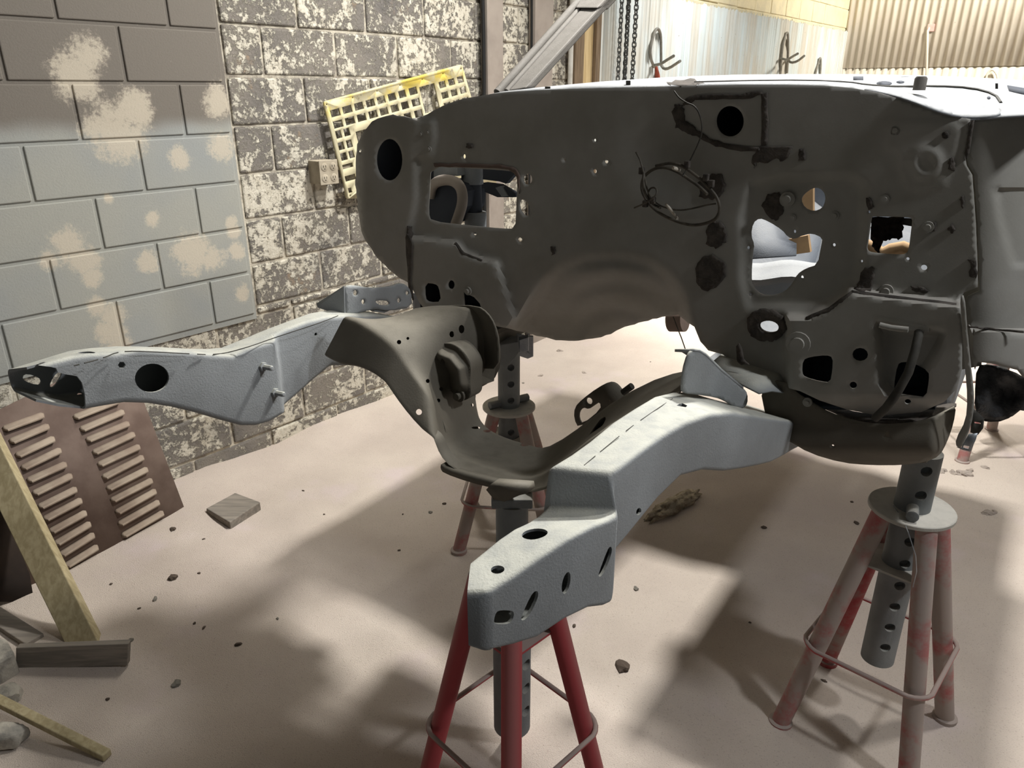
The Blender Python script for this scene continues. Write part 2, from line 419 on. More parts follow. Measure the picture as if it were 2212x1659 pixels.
child_of(mb.build('mortar', M['block'], wl), wl)
mb = MB(); blocks(mb, 1.912, 4.76, .715, 5.0, .7525, .2037, .405, 1.90, .012, .012, .004, rw)
blocks(mb, -1.6, 4.76, -.15, .715, -.0962, .2037, .42, 1.48, .012, .014, .005, rw)
wo = on_wall(tag(mb.build('wall_left.001', M['rough'], bevel=.008), kind='structure', label='older block wall with flaking pale paint'))
mb = MB(); mb.hexa([(-1.6, .022, -.2), (4.76, .022, -.2), (4.76, .2, -.2), (-1.6, .2, -.2), (-1.6, .022, 5.0), (4.76, .022, 5.0), (4.76, .2, 5.0), (-1.6, .2, 5.0)])
child_of(mb.build('mortar', M['mortar_old'], wo), wo)
mb = MB(); blocks(mb, 4.76, 10.44, 2.2, 5.0, 2.2, .2037, .405, 4.9, .010, .006, .003, rw)
mb.hexa([(4.76, .014, -.2), (10.5, .014, -.2), (10.5, .2, -.2), (4.76, .2, -.2), (4.76, .014, 5.0), (10.5, .014, 5.0), (10.5, .2, 5.0), (4.76, .2, 5.0)])
wc = on_wall(tag(mb.build('wall_left.002', M['cream'], bevel=.006), kind='structure', label='cream block wall above the corrugated sheets'))
def corrugated(mb, s0, s1, z0, z1, y, pitch=.0676, amp=.0085, nz=2, ragged_top=0.0, rnd=rw):
    n = int((s1 - s0) / pitch * 8); vs = []; fs = []
    for j in range(nz):
        for i in range(n + 1):
            s = s0 + (s1 - s0) * i / n; zt = z1 + (rnd.uniform(-1, 1) * ragged_top if j == nz - 1 else 0)
            vs.append((s, y - amp * math.sin(2 * math.pi * s / pitch), z0 + (zt - z0) * j / (nz - 1)))
    for j in range(nz - 1):
        for i in range(n): fs.append((j * (n + 1) + i, j * (n + 1) + i + 1, (j + 1) * (n + 1) + i + 1, (j + 1) * (n + 1) + i))
    mb.add(vs, fs)
mb = MB(); corrugated(mb, 4.78, 10.43, -.1, 2.37, -.02, ragged_top=.012)
o = mb.build('corrugated_sheet', M['sheet'], wc, smooth=60); child_of(o, wc)
m = o.modifiers.new('solid', 'SOLIDIFY'); m.thickness = .0015
# back wall, square to the left wall at its far end
BC = wallp(10.43, 0, 0)
BMX = Matrix(((NW.x, DW.x, 0, BC.x), (NW.y, DW.y, 0, BC.y), (0, 0, 1, 0), (0, 0, 0, 1)))
mb = MB(); mb.hexa([(-.2, .03, -.2), (7, .03, -.2), (7, .2, -.2), (-.2, .2, -.2), (-.2, .03, 5.0), (7, .03, 5.0), (7, .2, 5.0), (-.2, .2, 5.0)])
wb = tag(mb.build('wall_back', M['cream']), kind='structure', label='back wall clad in cream corrugated sheets'); wb.matrix_world = BMX
mb = MB(); corrugated(mb, 0.0, 7.0, -.1, 1.99, .010, amp=.010, pitch=.082, ragged_top=.006)
o = mb.build('corrugated_sheet', M['sheet_back'], wb, smooth=60); child_of(o, wb); o.modifiers.new('solid', 'SOLIDIFY').thickness = .002
mb = MB(); corrugated(mb, 0.0, 7.0, 1.955, 5.0, -.004, amp=.011, pitch=.082)
o = mb.build('corrugated_sheet', M['sheet_back'], wb, smooth=60); child_of(o, wb); o.modifiers.new('solid', 'SOLIDIFY').thickness = .002
mb = MB(); mb.box((1.5, 5, 5.05), (7, 0, 0), (0, 8, 0), (0, 0, .05))
tag(mb.build('ceiling', simple('dusty_ceiling_paint', (150, 146, 138), None, bump=0)), kind='structure')
# sand floor
def sand_h(x, y):
    h = noise.noise(Vector((x * .9, y * .9, 0))) * .022 + noise.noise(Vector((x * 3.1, y * 3.1, 4))) * .014 + noise.noise(Vector((x * 8, y * 8, 7))) * .006
    d = NW.dot(Vector((x, y, 0))) + WD
    h += .05 * sstep(1 - d / .5) * (.6 + .6 * noise.noise(Vector((x * 1.7, y * 1.7, 2))))
    for (cx, cy, r, a) in DENTS: 
        q = math.hypot(x - cx, y - cy)
        if q < r * 2: h -= a * sstep(1 - q / r / 2)
    return h
DENTS = []
for (px, py) in [(1285, 788), (1300, 808), (1320, 822), (1240, 770), (1170, 800), (1195, 870), (1230, 880), (1150, 855), (1360, 760), (1440, 765)]:
    p = Z(px, py, 0); DENTS.append((p.x, p.y, .05, .012))
def sand():
    vs = []; fs = []; xs = []; x = -4.2
    while x < 9.0: xs.append(x); x += .045 if -2.2 < x < 2.2 else .09
    ys = []; y = .2
    while y < 12.5: ys.append(y); y += .04 if y < 4.5 else .1
    for y in ys:
        for x in xs: vs.append((x, y, sand_h(x, y)))
    n = len(xs)
    for j in range(len(ys) - 1):
        for i in range(n - 1): fs.append((j * n + i, j * n + i + 1, (j + 1) * n + i + 1, (j + 1) * n + i))
    mb = MB(); mb.add(vs, fs); return mb
fl = tag(sand().build('floor', M['sand'], smooth=80), kind='structure', label='floor buried under pinkish blasting sand')

# wall fittings
def wbox(mb, s0, s1, o0, o1, z0, z1): return mb.hexa([wallp(s0, o0, z0), wallp(s1, o0, z0), wallp(s1, o1, z0), wallp(s0, o1, z0), wallp(s0, o0, z1), wallp(s1, o0, z1), wallp(s1, o1, z1), wallp(s0, o1, z1)])
for i, (s0, s1, o1, mt, lb) in enumerate([(4.457, 4.562, .05, 'wood_brown', 'brown stained upright board of the doorway trim'), (4.566, 4.69, .035, 'wood_tan', 'pale tan upright board of the doorway trim'), (4.692, 4.752, .06, 'wood_brown', 'narrow brown upright edging strip beside the corrugated sheets')]):
    tag(wbox(MB(), s0, s1, -.03, o1, -.05, 5.0).build('trim_%d' % (i + 1), M[mt], bevel=.003), lb, kind='structure')
def post(s0, s1, lab):
    p0 = wallp((s0 + s1) / 2, 0, 0); t = thing('wall_post', lab, 'post', p0)
    wbox(MB(), s0, s1, .0, .014, -.05, 5.0).build('face_plate', M['strip'], t, bevel=.002)
    wbox(MB(), s0 - .004, s0 + .012, .0, .05, -.05, 5.0).build('flange', M['strip'], t, bevel=.002)
    return t
post(3.562, 3.745, 'grey painted steel post on the block wall behind the yellow grating')
post(4.015, 4.25, 'wide grey steel post on the wall behind the slanted windshield pillar')
def wcable(name, s, lab, r, mt, cat, amp=.006):
    pts = [wallp(s + amp * math.sin(k * .9) , .02 + r, 0.02 + k * .22) for k in range(20)]
    return tag(MB().tube(pts, r, 8).build(name, M[mt], smooth=50), lab, cat)
wcable('power_cable', 3.54, 'thick black cable running up beside the left wall post', .011, 'cable', 'cable')
wcable('power_cable', 4.0, 'thin black cable running up beside the wide wall post', .007, 'cable', 'cable')
wcable('conduit', 4.42, 'white upright conduit beside the brown doorway trim', .017, 'white_paint', 'conduit', 0)

# outlet box with four sockets
s0, z0 = wsz(690, 370)
t = thing('outlet_box', 'dusty square outlet box with four sockets on the flaking block wall', 'outlet', wallp(s0, 0, z0))
wbox(MB(), s0 - .052, s0 + .052, -.02, .07, z0 - .054, z0 + .054).build('box', M['outlet'], t, bevel=.004)
wbox(MB(), s0 - .055, s0 + .055, .07, .074, z0 - .057, z0 + .057).build('cover_plate', M['outlet'], t, bevel=.002)
for a in (-.026, .026):
    for b in (-.026, .026):
        c = wallp(s0 + a, .073, z0 + b); so = MB().lathe(c, [(.019, 0), (.019, .003), (.017, .004)], NW, 20).build('socket', M['outlet'], t, smooth=40)
        mb = MB()
        for q in (-.007, .007): mb.box(c + DW * q + NW * .004 + UP * .003, DW * .0014, NW * .0008, UP * .005)
        mb.lathe(c + NW * .0035 - UP * .009, [(.003, 0), (.003, .001)], NW, 10); mb.build('socket_slots', M['slot'], so)
pc = [wallp(s0 + .05, .03, z0 + .012), wallp(s0 + .12, .025, z0 + .010), wallp(s0 + .19, .02, z0 + .012), wallp(s0 + .42, .02, z0 + .012)]
tag(MB().tube(pc, .012, 10).build('conduit', M['outlet'], smooth=50), 'short horizontal conduit running right from the outlet box', 'conduit')

# yellow grating leaning on the wall
def grating():
    pa, pb, pc2 = W(700, 222, .035), W(1000, 142, .035), W(750, 430, .06)
    n = (pb - pa).cross(pc2 - pa).normalized()
    ex = (pb - pa).normalized(); ey = n.cross(ex)
    def uv(px, py):
        q = PL(px, py, pa, n) - pa; return (q.dot(ex), q.dot(ey))
    G = lambda x, y: (x / 3.687 + 480, y / 3.687)
    out = [(812, 818), (820, 806), (1895, 515), (1912, 522), (1990, 790), (2110, 1200), (2190, 1475), (1010, 1585), (995, 1575), (975, 1470)]
    o2 = [uv(*G(*p)) for p in out]; holes = []
    def quad(x0, x1, y0, y1): 
        dx = .24 * (y1 - y0); w = x1 - x0
        holes.append([uv(*G(*p)) for p in [(x0, y0), (x1, y0 - .28 * w), (x1 + dx, y1 - .28 * w), (x0 + dx, y1)]])
    xs = [(858, 934), (953, 1029), (1048, 1119), (1140, 1209), (1228, 1294), (1316, 1378), (1400, 1458), (1483, 1548)]
    for r in range(6):
        dx = r * 22; dy = r * 90
        for k, (a, b) in enumerate(xs):
            if r >= 2 and k < 3: continue
            y0 = 880 - .28 * (a - 858) + dy; quad(a + dx, b + dx, y0, y0 + 58)
        for (a, b) in [(1722, 1776), (1796, 1848), (1868, 1918)]:
            y0 = 655 - .28 * (a - 1722) + r * 84; quad(a + r * 21, b + r * 21, y0, y0 + 52)
    for (a, b, y0, h) in [(898, 945, 1046, 62), (963, 1012, 1028, 62), (918, 966, 1138, 62), (984, 1030, 1120, 62), (938, 988, 1224, 60), (1004, 1046, 1206, 58), (955, 1040, 1316, 34), (975, 1060, 1405, 44), (1000, 1030, 1500, 40), (1062, 1250, 1050, 270)]: quad(a, b, y0, y0 + h)
    quad(1568, 1692, 695, 905)
    for (a, b) in [(832, 832), (1040, 777), (1234, 725), (1417, 678), (1595, 631), (1760, 586), (1903, 547), (1020, 1560)]: holes.append([uv(*G(*q)) for q in ell(a, b, 7, 7, 8)])
    fn = lambda a, b: pa + ex * a + ey * b
    o = link('grating_panel', patch_mesh('grating', o2, holes, fn, 0, Vector((0, 0, 0)), 5), M['yellow']); m = o.modifiers.new('s', 'SOLIDIFY'); m.thickness = .012; m.offset = -1
    tag(o, 'worn yellow grating panel with square holes leaning on the block wall', 'grating')
grating()

# hanging chains
def chain(px, ytop, ybot, lw, ln, off, lab):
    sw, zw = wsz(px, 100); ztop = 2.75; zbot = W(px, ybot, off).z if ybot else 1.0
    t = thing('hanging_chain', lab, 'chain', wallp(sw, off, ztop), 'chain strands on the corrugated wall')
    def linkmesh(rot):
        mb = MB(); pts = []
        for k in range(14):
            a = 2 * math.pi * k / 14; x = (lw / 2) * math.cos(a); z = (ln / 2 - lw / 2) * (1 if math.sin(a) > 0 else -1) + (lw / 2) * math.sin(a)
            pts.append(((DW if not rot else NW) * x) + UP * z)
        mb.tube(pts, lw * .16, 6, closed=True); me = mb.mesh('chain_link', smooth=60); me.materials.append(M['chain']); return me
    ms = [linkmesh(0), linkmesh(1)]; z = ztop; k = 0
    while z > zbot and k < 99:
        o = bpy.data.objects.new('chain_link', ms[k % 2]); COL.objects.link(o); o.parent = t
        o.location = Vector((0, 0, z - ztop)) + DW * (.002 * math.sin(z * 3)); k += 1; z -= ln * .74
chain(1312, 0, 190, .026, .042, .10, 'thin left chain strand hanging before the corrugated wall')
chain(1319, 0, 190, .026, .042, .13, 'thin second chain strand beside the thin left one')
chain(1326.5, 0, 190, .030, .040, .10, 'heavier third chain strand hanging by the corrugated wall')
chain(1333, 0, 190, .030, .040, .14, 'heavier rightmost strand of the hanging chains')

# bent-rod hooks
def whook(pix, prongs, r, lab, off=.04):
    cs, cz = wsz(*pix[0]); t = thing('wall_hook', lab, 'hook', wallp(cs, 0, cz))
    MB().tube([W(x, y, off) for x, y in smoothpoly(pix, 2, False)], r, 8).build('loop', M['hook'], t, smooth=60)
    for pr in prongs:
        n = len(pr) - 1
        MB().tube([W(x, y, off + .12 * i / n) for i, (x, y) in enumerate(smoothpoly(pr, 1, False))][:], r, 8).build('prong', M['hook'], t, smooth=60)
whook([(1414, 145), (1406, 130), (1404, 105), (1414, 68), (1420, 60), (1427, 70), (1428, 100), (1428, 140)], [[(1414, 141), (1428, 138), (1440, 130), (1455, 121)], [(1428, 140), (1434, 149), (1445, 148), (1469, 132)]], .011, 'large bent rod hook on the white corrugated wall above the firewall')
whook([(1686, 160), (1689, 110), (1696, 75), (1701, 69), (1703, 80), (1702, 125), (1700, 158)], [[(1687, 126), (1700, 130), (1712, 122), (1723, 116)], [(1702, 128), (1708, 136), (1722, 133), (1737, 121)]], .012, 'smaller bent rod hook further along the corrugated wall')
whook([(1760, 168), (1766, 140), (1772, 122), (1773, 135), (1771, 168)], [], .012, 'top of a rod hook peeking over the cowl beside the wall corner')
tag(MB().tube([W(x, y, .05) for x, y in [(1416, 138), (1418, 150), (1420, 163), (1421, 178), (1420, 200)]], .01, 8, rs=[.006, .014, .02, .022, .026]).build('rag', M['rag'], smooth=60), 'red rag strip hanging from the large bent rod hook', 'rag')
def BW(px, py, off=0.05):
    r = ray(px, py); return CAMP + r * (((BC - CAMP).dot(DW) - off) / r.dot(DW))
t = thing('wall_pipe', 'thin upright pipe with a pink bracket on the back wall', 'pipe', BW(2003, 120, 0))
MB().tube([BW(2001, 190), BW(2003, 110), BW(2004, 66), BW(2008, 60, .03), BW(2012, 58, 0)], .013, 8).build('pipe', M['sheet_back'], t, smooth=60)
MB().box(BW(2011, 60, .02), NW * .035, DW * .02, UP * .04).build('bracket', simple('faded_pink_paint', (206, 168, 158), (190, 150, 140)), t, bevel=.004)
tag(MB().tube([BW(x, y) for x, y in smoothpoly([(2130, 172), (2133, 158), (2143, 148), (2153, 158), (2156, 172)], 2, False)], .012, 8).build('rod_loop', M['sheet_back'], smooth=60), 'small rod arch on the back wall just above the cowl', 'loop')

# ------------------------------------------------------------------ the car body
body = thing('car_body', 'bare blasted car body with open firewall and front subframe on stands', 'car', car(0, 0, .95))
TOP = [(803, 262), (815, 255), (832, 250), (850, 247), (858, 250), (872, 252), (890, 256), (912, 252), (935, 240), (965, 225), (1000, 213), (1050, 205), (1100, 199), (1160, 195), (1230, 192), (1300, 190), (1400, 188),
       (1500, 185), (1600, 183), (1700, 183), (1780, 185), (1840, 190), (1900, 201), (1950, 215), (2000, 233), (2040, 247), (2075, 254), (2096, 257)]
SEAM = [(2092, 300), (2084, 340), (2088, 358), (2100, 378), (2104, 430), (2108, 490), (2111, 560), (2112, 620), (2082, 632), (2074, 645)]
LOW = [(2078, 740), (2078, 800), (2066, 840), (2040, 868), (1990, 890), (1900, 898), (1830, 885), (1770, 865), (1728, 845), (1700, 838), (1660, 815), (1600, 790), (1560, 765), (1530, 757), (1513, 738), (1500, 706), (1484, 696),
       (1466, 680), (1450, 681), (1400, 692), (1350, 707), (1332, 715), (1320, 722), (1290, 730), (1240, 737), (1200, 734), (1150, 723), (1105, 712), (1076, 706), (1060, 700), (1020, 690), (960, 676), (918, 668), (905, 652),
       (885, 612), (865, 603), (840, 582), (815, 557), (795, 528), (781, 500), (773, 450), (768, 400), (768, 350), (772, 312), (786, 284)]
FW = TOP + SEAM + LOW
def fw_ragged(poly):
    r = random.Random(5); o = []
    for i, p in enumerate(poly):
        q = poly[(i + 1) % len(poly)]; d = math.hypot(q[0] - p[0], q[1] - p[1]); n = max(1, int(d / 10))
        rough = 1.1 if (p[0] < 960 or (p[1] > 640 and 1050 < p[0] < 1480)) else .25
        for k in range(n):
            t = k / n; o.append((p[0] + (q[0] - p[0]) * t + r.uniform(-rough, rough), p[1] + (q[1] - p[1]) * t + r.uniform(-rough, rough)))
    return o
H_VENT = ell(841, 345, 28, 45, 28); H_BOX = smoothpoly([(930, 360), (1000, 363), (1075, 367), (1112, 371), (1118, 392), (1115, 450), (1113, 494), (1085, 494), (1010, 487), (930, 478), (925, 460), (928, 410)], 1)
H_BIG = smoothpoly([(1626, 482), (1640, 471), (1660, 478), (1690, 497), (1702, 512), (1716, 517), (1735, 508), (1755, 504), (1777, 514), (1774, 530), (1766, 572), (1740, 580), (1722, 592), (1712, 612), (1695, 630), (1670, 638), (1645, 637), (1626, 620), (1623, 595), (1626, 545), (1629, 530), (1622, 508)], 1)
H_SQ = smoothpoly([(1881, 470), (1890, 467), (1960, 469), (1971, 472), (1969, 490), (1963, 540), (1956, 549), (1940, 550), (1884, 546), (1871, 540), (1874, 520)], 1)
H_ROUND = ell(1577, 262, 29.5, 33, 30); H_D = smoothpoly([(1755, 406), (1771, 406), (1782, 418), (1783, 434), (1776, 450), (1757, 457), (1738, 449), (1730, 432), (1736, 420)], 1)
H_STEER = ell(1661, 706, 21, 13, 20, .1); H_SLOT = smoothpoly([(1124, 431), (1135, 432), (1146, 449), (1145, 462), (1137, 467), (1130, 462), (1122, 448)], 1)
SM = [(1140, 387, 9.5, 12), (1285, 303, 2.6, 3.2), (1285, 370, 4, 4.6), (1220, 345, 1.8, 2.4), (1003, 338, 3, 5), (1026, 505, 3.5, 3.5), (1123, 518, 5.0, 4.8), (778, 326, 3, 3), (1717, 500, 2.6, 3.6), (1617, 535, 2.6, 3.6), (1802, 529, 3.2, 3.6),
      (1733, 599, 3, 4), (1621, 636, 3, 3.6), (1877, 458, 3.2, 3.2), (1861, 564, 3, 3), (1961, 559, 3.4, 3.4), (1996, 578, 7, 6), (1310, 349, 4, 4), (975, 615, 7, 9.5), (1858, 766, 17, 14.5), (1843, 832, 8, 7.5), (1961, 868, 7, 6)]
H_LOWER = [smoothpoly([(1734, 778), (1750, 771), (1785, 767), (1799, 772), (1798, 800), (1793, 827), (1770, 824), (1738, 815), (1732, 806)], 1), smoothpoly([(1938, 788), (1950, 781), (1975, 785), (2006, 802), (2007, 820), (2000, 860), (1975, 857), (1936, 848), (1930, 838)], 1),
           smoothpoly([(918, 611), (940, 613), (948, 620), (953, 652), (928, 653), (918, 645)], 1), [(1001, 631), (1024, 642), (1036, 655), (1041, 668), (1004, 661)]]
FH = [H_VENT, H_BOX, H_BIG, H_SQ, H_ROUND, H_D, H_STEER, H_SLOT] + [ell(a, b, c, d, 12) for a, b, c, d in SM] + H_LOWER
R_TUN = [(1110, 740), (1120, 712), (1150, 660), (1180, 605), (1215, 570), (1260, 556), (1330, 555), (1400, 565), (1440, 590), (1468, 640), (1482, 700), (1500, 760), (1300, 790)]
R_FOOT = [(1700, 684), (1745, 684), (1790, 664), (1838, 628), (1900, 636), (2065, 656), (2120, 640), (2120, 930), (1700, 900)]
R_POCK = [(1897, 700), (1962, 712), (2034, 722), (2030, 740), (2012, 770), (1998, 800), (1930, 860), (1905, 830)]
R_PAN = [(1606, 470), (1625, 400), (1680, 385), (1840, 384), (1866, 400), (1868, 520), (1852, 600), (1790, 655), (1620, 660), (1606, 600)]
R_TOE = [(880, 512), (985, 524), (1002, 545), (1040, 560), (1072, 566), (1112, 690), (1080, 730), (880, 730)]
R_SIDE = [(740, 200), (897, 230), (900, 430), (880, 520), (880, 660), (740, 660)]
R_TAB = [(895, 262), (937, 260), (940, 300), (930, 340), (900, 340)]
R_EMB = [(1912, 270), (1925, 258), (2060, 262), (2078, 280), (2070, 320), (2040, 400), (1990, 420), (1950, 395), (1940, 330), (1912, 320)]
def fdep(x, y):
    f = 0.0
    d = inside_w(x, y, R_TUN, 16)
    if d > 0: f -= d * (.01 + .17 * sstep((y - 560) / 190)); f += d * .006 * math.sin((math.hypot(x - 1330, (y - 760) * 1.05)) * .11) * sstep((1430 - abs(x - 1330) - 1300) / 80)
    f += .045 * inside_w(x, y, R_FOOT, 10); f -= .05 * inside_w(x, y, R_POCK, 10); f -= .014 * inside_w(x, y, R_PAN, 14)
    f += .022 * inside_w(x, y, R_TOE, 7); f += .012 * inside_w(x, y, R_SIDE, 8); f += .008 * inside_w(x, y, R_TAB, 4); f += .003 * inside_w(x, y, R_EMB, 8)
    f -= .05 * sstep((800 - x) / 40) ** 2
    q = math.hypot(x - 2000, y - 352)
    if q < 60: f += .005 * sstep((48 - q) / 24) - .004 * sstep((24 - q) / 12)
    q = math.hypot((x - 1480) / 130, (y - 330) / 110)
    f -= .012 * sstep(1.3 - q)
    if y > 840 and x > 1700: f -= .03 * sstep((y - 850) / 40)
    for (cx, dx) in ((1160, 5), (1172, 4)):
        if 640 < y < 705: f += .006 * math.exp(-((x - cx) / dx) ** 2)
    return f
firewall = patch('firewall', fw_ragged(FW), FH, lambda x, y: F(x, y, fdep(x, y)), 8.5, M['firewall'], body, .003, smooth=50)

# boxes behind blind openings; shade of plenum and pillar cavities is in their colour
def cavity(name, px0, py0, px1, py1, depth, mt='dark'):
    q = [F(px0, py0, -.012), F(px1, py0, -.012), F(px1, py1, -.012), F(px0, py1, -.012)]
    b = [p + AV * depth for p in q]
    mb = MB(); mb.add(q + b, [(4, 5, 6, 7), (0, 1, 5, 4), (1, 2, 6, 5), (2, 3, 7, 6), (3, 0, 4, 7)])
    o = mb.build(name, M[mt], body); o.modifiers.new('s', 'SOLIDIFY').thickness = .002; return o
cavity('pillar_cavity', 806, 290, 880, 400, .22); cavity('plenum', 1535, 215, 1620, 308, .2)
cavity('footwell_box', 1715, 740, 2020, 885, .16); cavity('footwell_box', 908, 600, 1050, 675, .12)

# sealer and foam left on the firewall
def res(poly, amp, seed, f0=.003, sub=4, name='sealer_residue', mt='black'):
    pl = ragged(poly, amp, seed, sub)
    return patch(name, pl, [], lambda x, y: F(x, y, fdep(x, y) + f0), 6, M[mt], body, .003)
res([(1452, 240), (1458, 228), (1470, 226), (1478, 240), (1480, 262), (1500, 275), (1512, 290), (1496, 294), (1478, 284), (1460, 276)], 2.2, 1)
res([(1474, 228), (1480, 214), (1500, 206), (1600, 203), (1640, 196), (1648, 201), (1620, 213), (1560, 214), (1500, 217), (1488, 226)], 1.2, 2)
res([(1498, 284), (1510, 284), (1530, 298), (1570, 312), (1640, 317), (1642, 328), (1600, 326), (1545, 316), (1515, 302)], 1.4, 3)
res([(1644, 205), (1657, 200), (1659, 260), (1656, 314), (1643, 314), (1645, 260)], .8, 4)
res([(1640, 314), (1710, 316), (1706, 336), (1690, 350), (1678, 340), (1650, 354), (1634, 350), (1630, 366), (1624, 346)], 2.2, 5)
res([(1725, 322), (1738, 322), (1740, 346), (1725, 348)], 1.2, 6)
res([(1506, 398), (1520, 384), (1546, 374), (1562, 382), (1567, 404), (1556, 424), (1532, 432), (1512, 424)], 3.2, 7)
res([(1526, 496), (1540, 478), (1560, 480), (1571, 502), (1566, 524), (1545, 537), (1526, 526)], 2.6, 8)
res([(1502, 580), (1516, 556), (1540, 550), (1566, 568), (1568, 596), (1548, 622), (1522, 630), (1504, 610)], 2.2, 9)
res([(1644, 445), (1658, 420), (1682, 416), (1694, 440), (1690, 462), (1676, 478), (1658, 468)], 1.8, 10)
res([(1850, 615), (1865, 580), (1886, 578), (1890, 602), (1880, 628), (1846, 626)], 3.4, 11)
res([(2048, 348), (2058, 338), (2066, 352), (2062, 370), (2050, 366)], 2.2, 12); res([(2073, 430), (2080, 424), (2084, 440), (2078, 450)], 2, 13); res([(2092, 560), (2110, 562), (2110, 600), (2096, 598)], 3, 14)
res([(1868, 430), (1880, 428), (1886, 446), (1876, 456)], 2.4, 15); res([(1967, 618), (1985, 620), (2006, 626), (2004, 634), (1970, 628)], 2.8, 16); res([(2046, 492), (2056, 486), (2064, 496), (2056, 506)], 2.4, 17)
res([(1008, 310), (1020, 312), (1020, 320), (1008, 320)], 2, 18); res([(936, 352), (1000, 354), (1080, 356), (1112, 362), (1122, 380), (1121, 420), (1117, 384), (1100, 366), (1000, 361), (940, 361)], 1.6, 19, name='rust_edge', mt='rust')
res([(878, 488), (890, 490), (892, 510), (888, 600), (894, 650), (884, 640), (876, 520)], 1.5, 20)
res([(1190, 532), (1200, 534), (1198, 546), (1192, 552)], 1.6, 21); res([(2096, 262), (2104, 260), (2094, 330), (2086, 345), (2084, 330)], .6, 22, name='seam_sealer')
res([(1740, 684), (1790, 664), (1838, 628), (1841, 632), (1792, 670), (1742, 690)], .6, 23); res([(1840, 626), (1900, 634), (2066, 654), (2066, 658), (1900, 639), (1840, 631)], .5, 24, name='seam_sealer')
res([(985, 522), (1003, 545), (1040, 560), (1042, 563), (1000, 548), (983, 526)], .5, 25, name='seam_sealer'); res([(2009, 480), (2022, 482), (2020, 500), (2004, 502), (1998, 490)], 2, 26)
res(ell(2042, 292, 8, 8, 10), .4, 60, name='plug'); ring = ragged(ell(1654, 703, 43, 35, 22, .15), 2.5, 27, 2)
patch('steering_seal', ring, [ell(1661, 706, 22, 13.5, 20, .1)], lambda x, y: F(x, y, fdep(x, y) + .012), 6, M['black'], body, .012)
# bolts, plugs and studs on the firewall
def fbolt(px, py, r, h, name='bolt', mt='firewall'):
    c = F(px, py, fdep(px, py) - .002); MB().lathe(c, [(r, 0), (r, h * .5), (r * .55, h * .5), (r * .55, h), (r * .3, h)], -AV, 16).build(name, M[mt], body, smooth=35)
for q in [(1703, 430, .016, .02), (1725, 741, .026, .014), (1013, 628, .012, .014), (1745, 868, .010, .012), (2005, 490, .011, .016), (1915, 628, .014, .016), (1803, 466, .010, .008), (1912, 430, .009, .010), (928, 322, .008, .008), (910, 290, .008, .006), (925, 286, .006, .006), (1713, 470, .008, .010), (1934, 282, .009, .004)]: fbolt(*q)
# cowl panel and windshield ledge
CR = [(1060, 203), (1085, 197), (1180, 187), (1300, 176), (1450, 166), (1600, 161), (1750, 160), (1850, 160), (2000, 163), (2100, 167), (2212, 173), (2320, 182)]
def yat(poly, x):
    for i in range(len(poly) - 1):
        if poly[i][0] <= x <= poly[i + 1][0]:
            t = (x - poly[i][0]) / (poly[i + 1][0] - poly[i][0]); return poly[i][1] + t * (poly[i + 1][1] - poly[i][1])
    return poly[0][1] if x < poly[0][0] else poly[-1][1]
CF = [(x, y) for x, y in TOP if x >= 1050] + [(2130, 255), (2160, 252), (2212, 249), (2320, 250)]
def cdep(x, y):
    a = yat(CF, x); b = yat(CR, x); t = sstep(max(0, min(1, (a - y) / max(a - b, 1)))); f = -.34 * max(0, min(1, (a - y) / max(a - b, 1))) - .002
    if x > 1850: f += -.05 * math.sin(math.pi * max(0, min(1, (a - y) / max(a - b, 1)))) * sstep((x - 1850) / 120)
    return f
patch('cowl_panel', [(x, y) for x, y in CR] + [(x, y + .3) for x, y in reversed(CF)], [], lambda x, y: F(x, y, cdep(x, y)), 7, M['bright'], body, .003)
patch('windshield_flange', smoothpoly([(1856, 192), (1900, 190), (1960, 192), (2020, 202), (2080, 222), (2130, 232), (2160, 233), (2162, 248), (2120, 254), (2070, 252), (2020, 238), (1960, 214), (1905, 199)], 1), [], lambda x, y: F(x, y, cdep(x, y) + .014 + .03 * sstep((x - 1860) / 60) * math.sin(3.1 * max(0, min(1, (y - 192) / 60)))), 7, M['bright'], body, .003)
MB().lathe(F(1985, 195, -.13), [(.012, 0), (.012, .022), (.009, .026)], UP, 12).build('stud', M['pillar'], body, smooth=40)
for (x, y, w, h) in [(1357, 182, 5, 8), (1183, 191, 6, 4), (2153, 186, 3, 6)]: MB().hexa([F(x - w, y + h, -.1), F(x + w, y + h, -.1), F(x + w, y + h, -.13), F(x - w, y + h, -.13), F(x - w, y - h, -.1), F(x + w, y - h, -.1), F(x + w, y - h, -.13), F(x - w, y - h, -.13)]).build('clip', M['rubber'], body)
for q in ([(1843, 165), (1865, 165), (1865, 173), (1843, 173)], ell(1910, 180, 17, 5, 14), [(2176, 184), (2212, 190), (2330, 200), (2330, 214), (2213, 204), (2180, 196)], ell(2136, 211, 4, 3, 10), ell(1945, 177, 9, 3, 10)):
    patch('cowl_slot', q, [], lambda x, y: F(x, y, cdep(x, y) + .004), 0, M['dark'], body, .002)  # flat dark patches, the shade inside the slots put into colour
MB().tube([F(x, y, cdep(x, y) + .002) for x, y in smoothpoly([(1500, 178), (1620, 175), (1740, 174), (1835, 178), (1870, 184), (1930, 188), (2020, 186), (2100, 190), (2150, 204), (2162, 222)], 1, False)], .0028, 6).build('cowl_seam', M['rubber'], body)
res2 = ragged([(1442, 179), (1470, 172), (1500, 170), (1520, 180), (1500, 185), (1450, 184)], 2.5, 31, 3)
patch('sealer_residue', res2, [], lambda x, y: F(x, y, cdep(x, y) + .004), 5, M['black'], body, .002)
